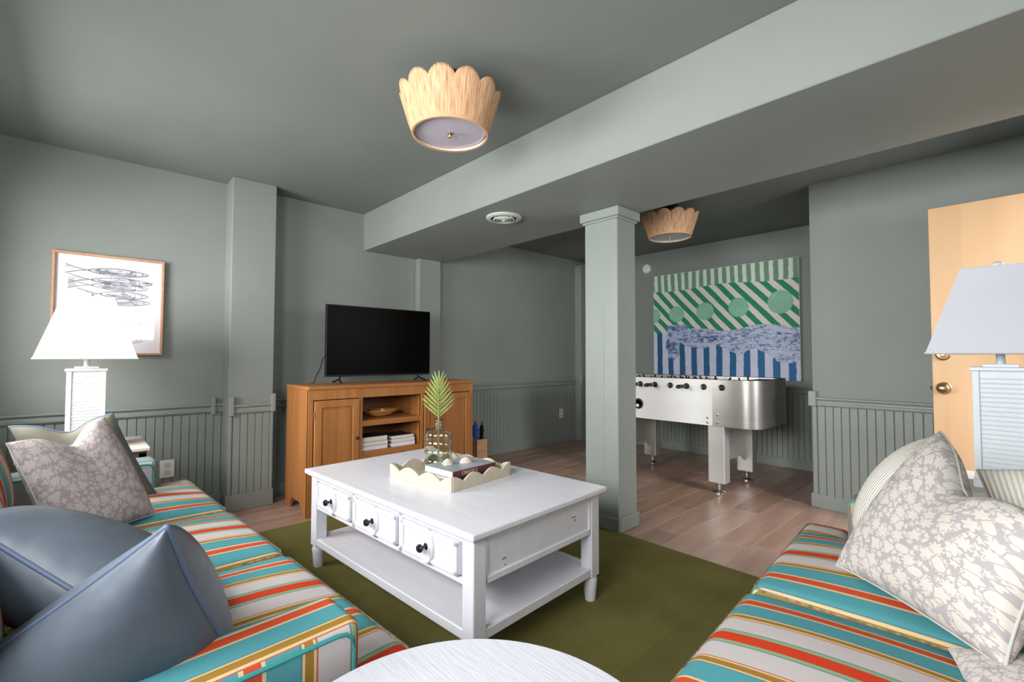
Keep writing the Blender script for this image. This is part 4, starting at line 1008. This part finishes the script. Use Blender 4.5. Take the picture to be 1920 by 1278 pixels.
# ------------------------------------------------------------------ foosball table
ft = empty('foosball_table', (-2.21, 4.305, 0), 0, 'silver foosball table with rounded corners behind the pillar', 'games table')
FX, FY, FZ0, FZ1 = .84, .375, .565, .952
def rrect(hx, hy, r, n=8):
    p = []
    for cx, cy, a0 in ((hx-r, hy-r, 0), (-hx+r, hy-r, PI/2), (-hx+r, -hy+r, PI), (hx-r, -hy+r, 1.5*PI)):
        for k in range(n+1): a = a0+PI/2*k/n; p.append((cx+r*math.cos(a), cy+r*math.sin(a)))
    return p
b = BM(); 
def rrect2(hx, hy, r, n):
    p = rrect(hx, hy, r, n); q = []
    for i, a in enumerate(p):
        q.append(a); c = p[(i+1) % len(p)]
        if abs(a[0]-c[0]) > .5:
            for xx in ((.47, -.47) if a[0] > 0 else (-.47, .47)): q.append((xx, a[1]))
    return q
o_ = rrect2(FX, FY, .13, 10); i_ = rrect2(FX-.022, FY-.022, .11, 10)
def loop(ps, z): return [b.verts.new((p[0], p[1], z)) for p in ps]
a0 = loop(o_, FZ0); a1 = loop(o_, FZ1); c1 = loop(i_, FZ1); c0 = loop(i_, FZ1-.085); nn = len(o_)
for i in range(nn):
    j = (i+1) % nn
    for A, B in ((a0, a1), (a1, c1), (c1, c0)): b.faces.new((A[i], A[j], B[j], B[i]))
b.faces.new(a0[::-1]); 
for f in b.faces:
    c = f.calc_center_median()
    f.material_index = 0 if abs(c.x) < .3 and abs(abs(c.y)-FY) < .01 else 1
cbod = fin('cabinet_body', b, [M_panel, M_brushed], ft, True)
b = BM(); box(b, -.6, .6, -.34, .34, FZ1-.1, FZ1-.086); M_field = simple('green_playfield', '#3E5A4A', None, .5, .3); fin('playfield', b, M_field, ft)
b = BM(); 
for i in range(nn):
    j = (i+1) % nn; p, q = o_[i], o_[j]
rim = [(x*1.0, y*1.0, FZ1+.001) for x, y in rrect(FX-.004, FY-.004, .126, 10)]
tube(b, rim, .004, 6, closed=True); fin('rim', b, M_rubber, ft, True)
for sx, lab in ((-1, ''), (1, '')):
    b = BM(); box(b, sx*.80-.09 if sx < 0 else .66, -.66 if sx < 0 else sx*.80+.01, -.2, .2, FZ1-.02, FZ1-.004, .003); fin('end_tray', b, M_rubber, ft)
def fig_mesh():
    b = BM(); lathe(b, [(.001, -.095), (.011, -.093), (.009, -.06), (.013, -.03), (.014, 0), (.012, .012), (.005, .016), (.008, .02), (.009, .028), (.006, .036), (.001, .037)], seg=10)
    me = bpy.data.meshes.new('player_figure'); b.to_mesh(me); b.free(); me.materials.append(M_black); return me
figme = fig_mesh()
rods = [(.553, 3, 1), (.399, 2, 1), (.246, 3, -1), (.092, 5, 1), (-.06, 5, -1), (-.213, 3, -1), (-.366, 2, 1), (-.52, 3, -1)]
ZR = .888
for k, (rx, nf, side) in enumerate(rods):
    b = BM(); tube(b, [(rx, -FY-.05 if side > 0 else -FY-.17, ZR), (rx, FY+.05 if side < 0 else FY+.17, ZR)], .0075, 10) ; rod = fin('rod', b, M_chrome, ft, True)
    for sy in (-1, 1):
        b = BM(); lathe(b, [(.026, sy*(FY-.001)), (.026, sy*(FY+.006)), (.02, sy*(FY+.012)), (.010, sy*(FY+.014))], (rx, 0, ZR), 20, 'Y'); fin('bushing', b, M_rubber, rod, True)
    ysg = -1 if side < 0 else 1
    b = BM(); y0 = ysg*(FY+.06); lathe(b, [(.010, 0), (.017, .008*ysg), (.016, .05*ysg), (.018, .095*ysg), (.012, .115*ysg), (.002, .117*ysg)], (rx, y0, ZR), 16, 'Y'); fin('handle', b, M_black, rod, True)
    for q in range(nf):
        yy = (q-(nf-1)/2)*(.6/nf); f_ = link('player_figure', figme, rod); f_.location = (rx, yy, ZR+.036); f_.rotation_euler = (.0, [-.2, .5, .15, -.4][k % 4], 0)
b = BM(); lathe(b, [(.05, -FY-.001), (.05, -FY-.007), (.036, -FY-.009), (.033, -FY+.0)], (-.235, 0, .70), 28, 'Y', cap=False); lathe(b, [(.034, -FY-.0015), (.001, -FY-.0015)], (-.235, 0, .70), 24, 'Y', mat=1); fin('ball_return', b, [M_rubber, M_wall_dark], ft, True)
for (x, z) in ((.43, .63), (.43, .59), (.515, .66), (.515, .595)):
    b = BM(); lathe(b, [(.011, -FY), (.011, -FY-.003), (.001, -FY-.004)], (x, 0, z), 12, 'Y'); fin('bolt', b, M_steel, ft, True)
for sx in (-1, 1):
    for sy in (-1, 1):
        xc, yc = sx*.49, sy*(FY-.072); b = BM(); box(b, xc-.07, xc+.07, yc-.055, yc+.055, .085, FZ0+.002, .008, 2); lg = fin('leg', b, M_alu, ft)
        b = BM(); lathe(b, [(.052, .0005), (.052, .008), (.03, .018), (.014, .024), (.012, .05), (.02, .052), (.02, .062), (.012, .066), (.012, .09)], (xc, yc, 0), 24); fin('levelling_foot', b, M_chrome, lg, True)
    b = BM(); xx = sx*.49; pr = [(-FY+.1, FZ0), (-FY+.1, .30), (-FY+.13, .2), (-FY+.13, .16), (-.12, .26), (.12, .26), (FY-.13, .16), (FY-.13, .2), (FY-.1, .30), (FY-.1, FZ0)]
    prism(b, [(-FY+.1, FZ0), (-FY+.1, .17), (-.17, .25), (.17, .25), (FY-.1, .17), (FY-.1, FZ0)], 'X', xx-.012, xx+.012); fin('leg_brace', b, M_alu, ft)
bl = BM(); lathe(bl, [(.001, -.016), (.008, -.0139), (.0139, -.008), (.016, 0), (.0139, .008), (.008, .0139), (.001, .016)], (-2.45, 4.305-FY-.012, .683), 16, mat=0); bo = fin('foosball', bl, M_marking, None, 'all'); tag(bo, 'small white ball in the ball return of the foosball table', 'ball')
cb2 = BM(); tube(cb2, [(-2.66, 3.95, .565), (-2.655, 3.945, .4), (-2.64, 3.94, .22), (-2.63, 3.95, .12), (-2.62, 3.97, .07)], .006, 6); c2 = fin('hanging_cord', cb2, M_black, None, True)
tag(c2, 'thin black cord hanging under the foosball table by its left leg', 'cord')
bpy.context.view_layer.update()
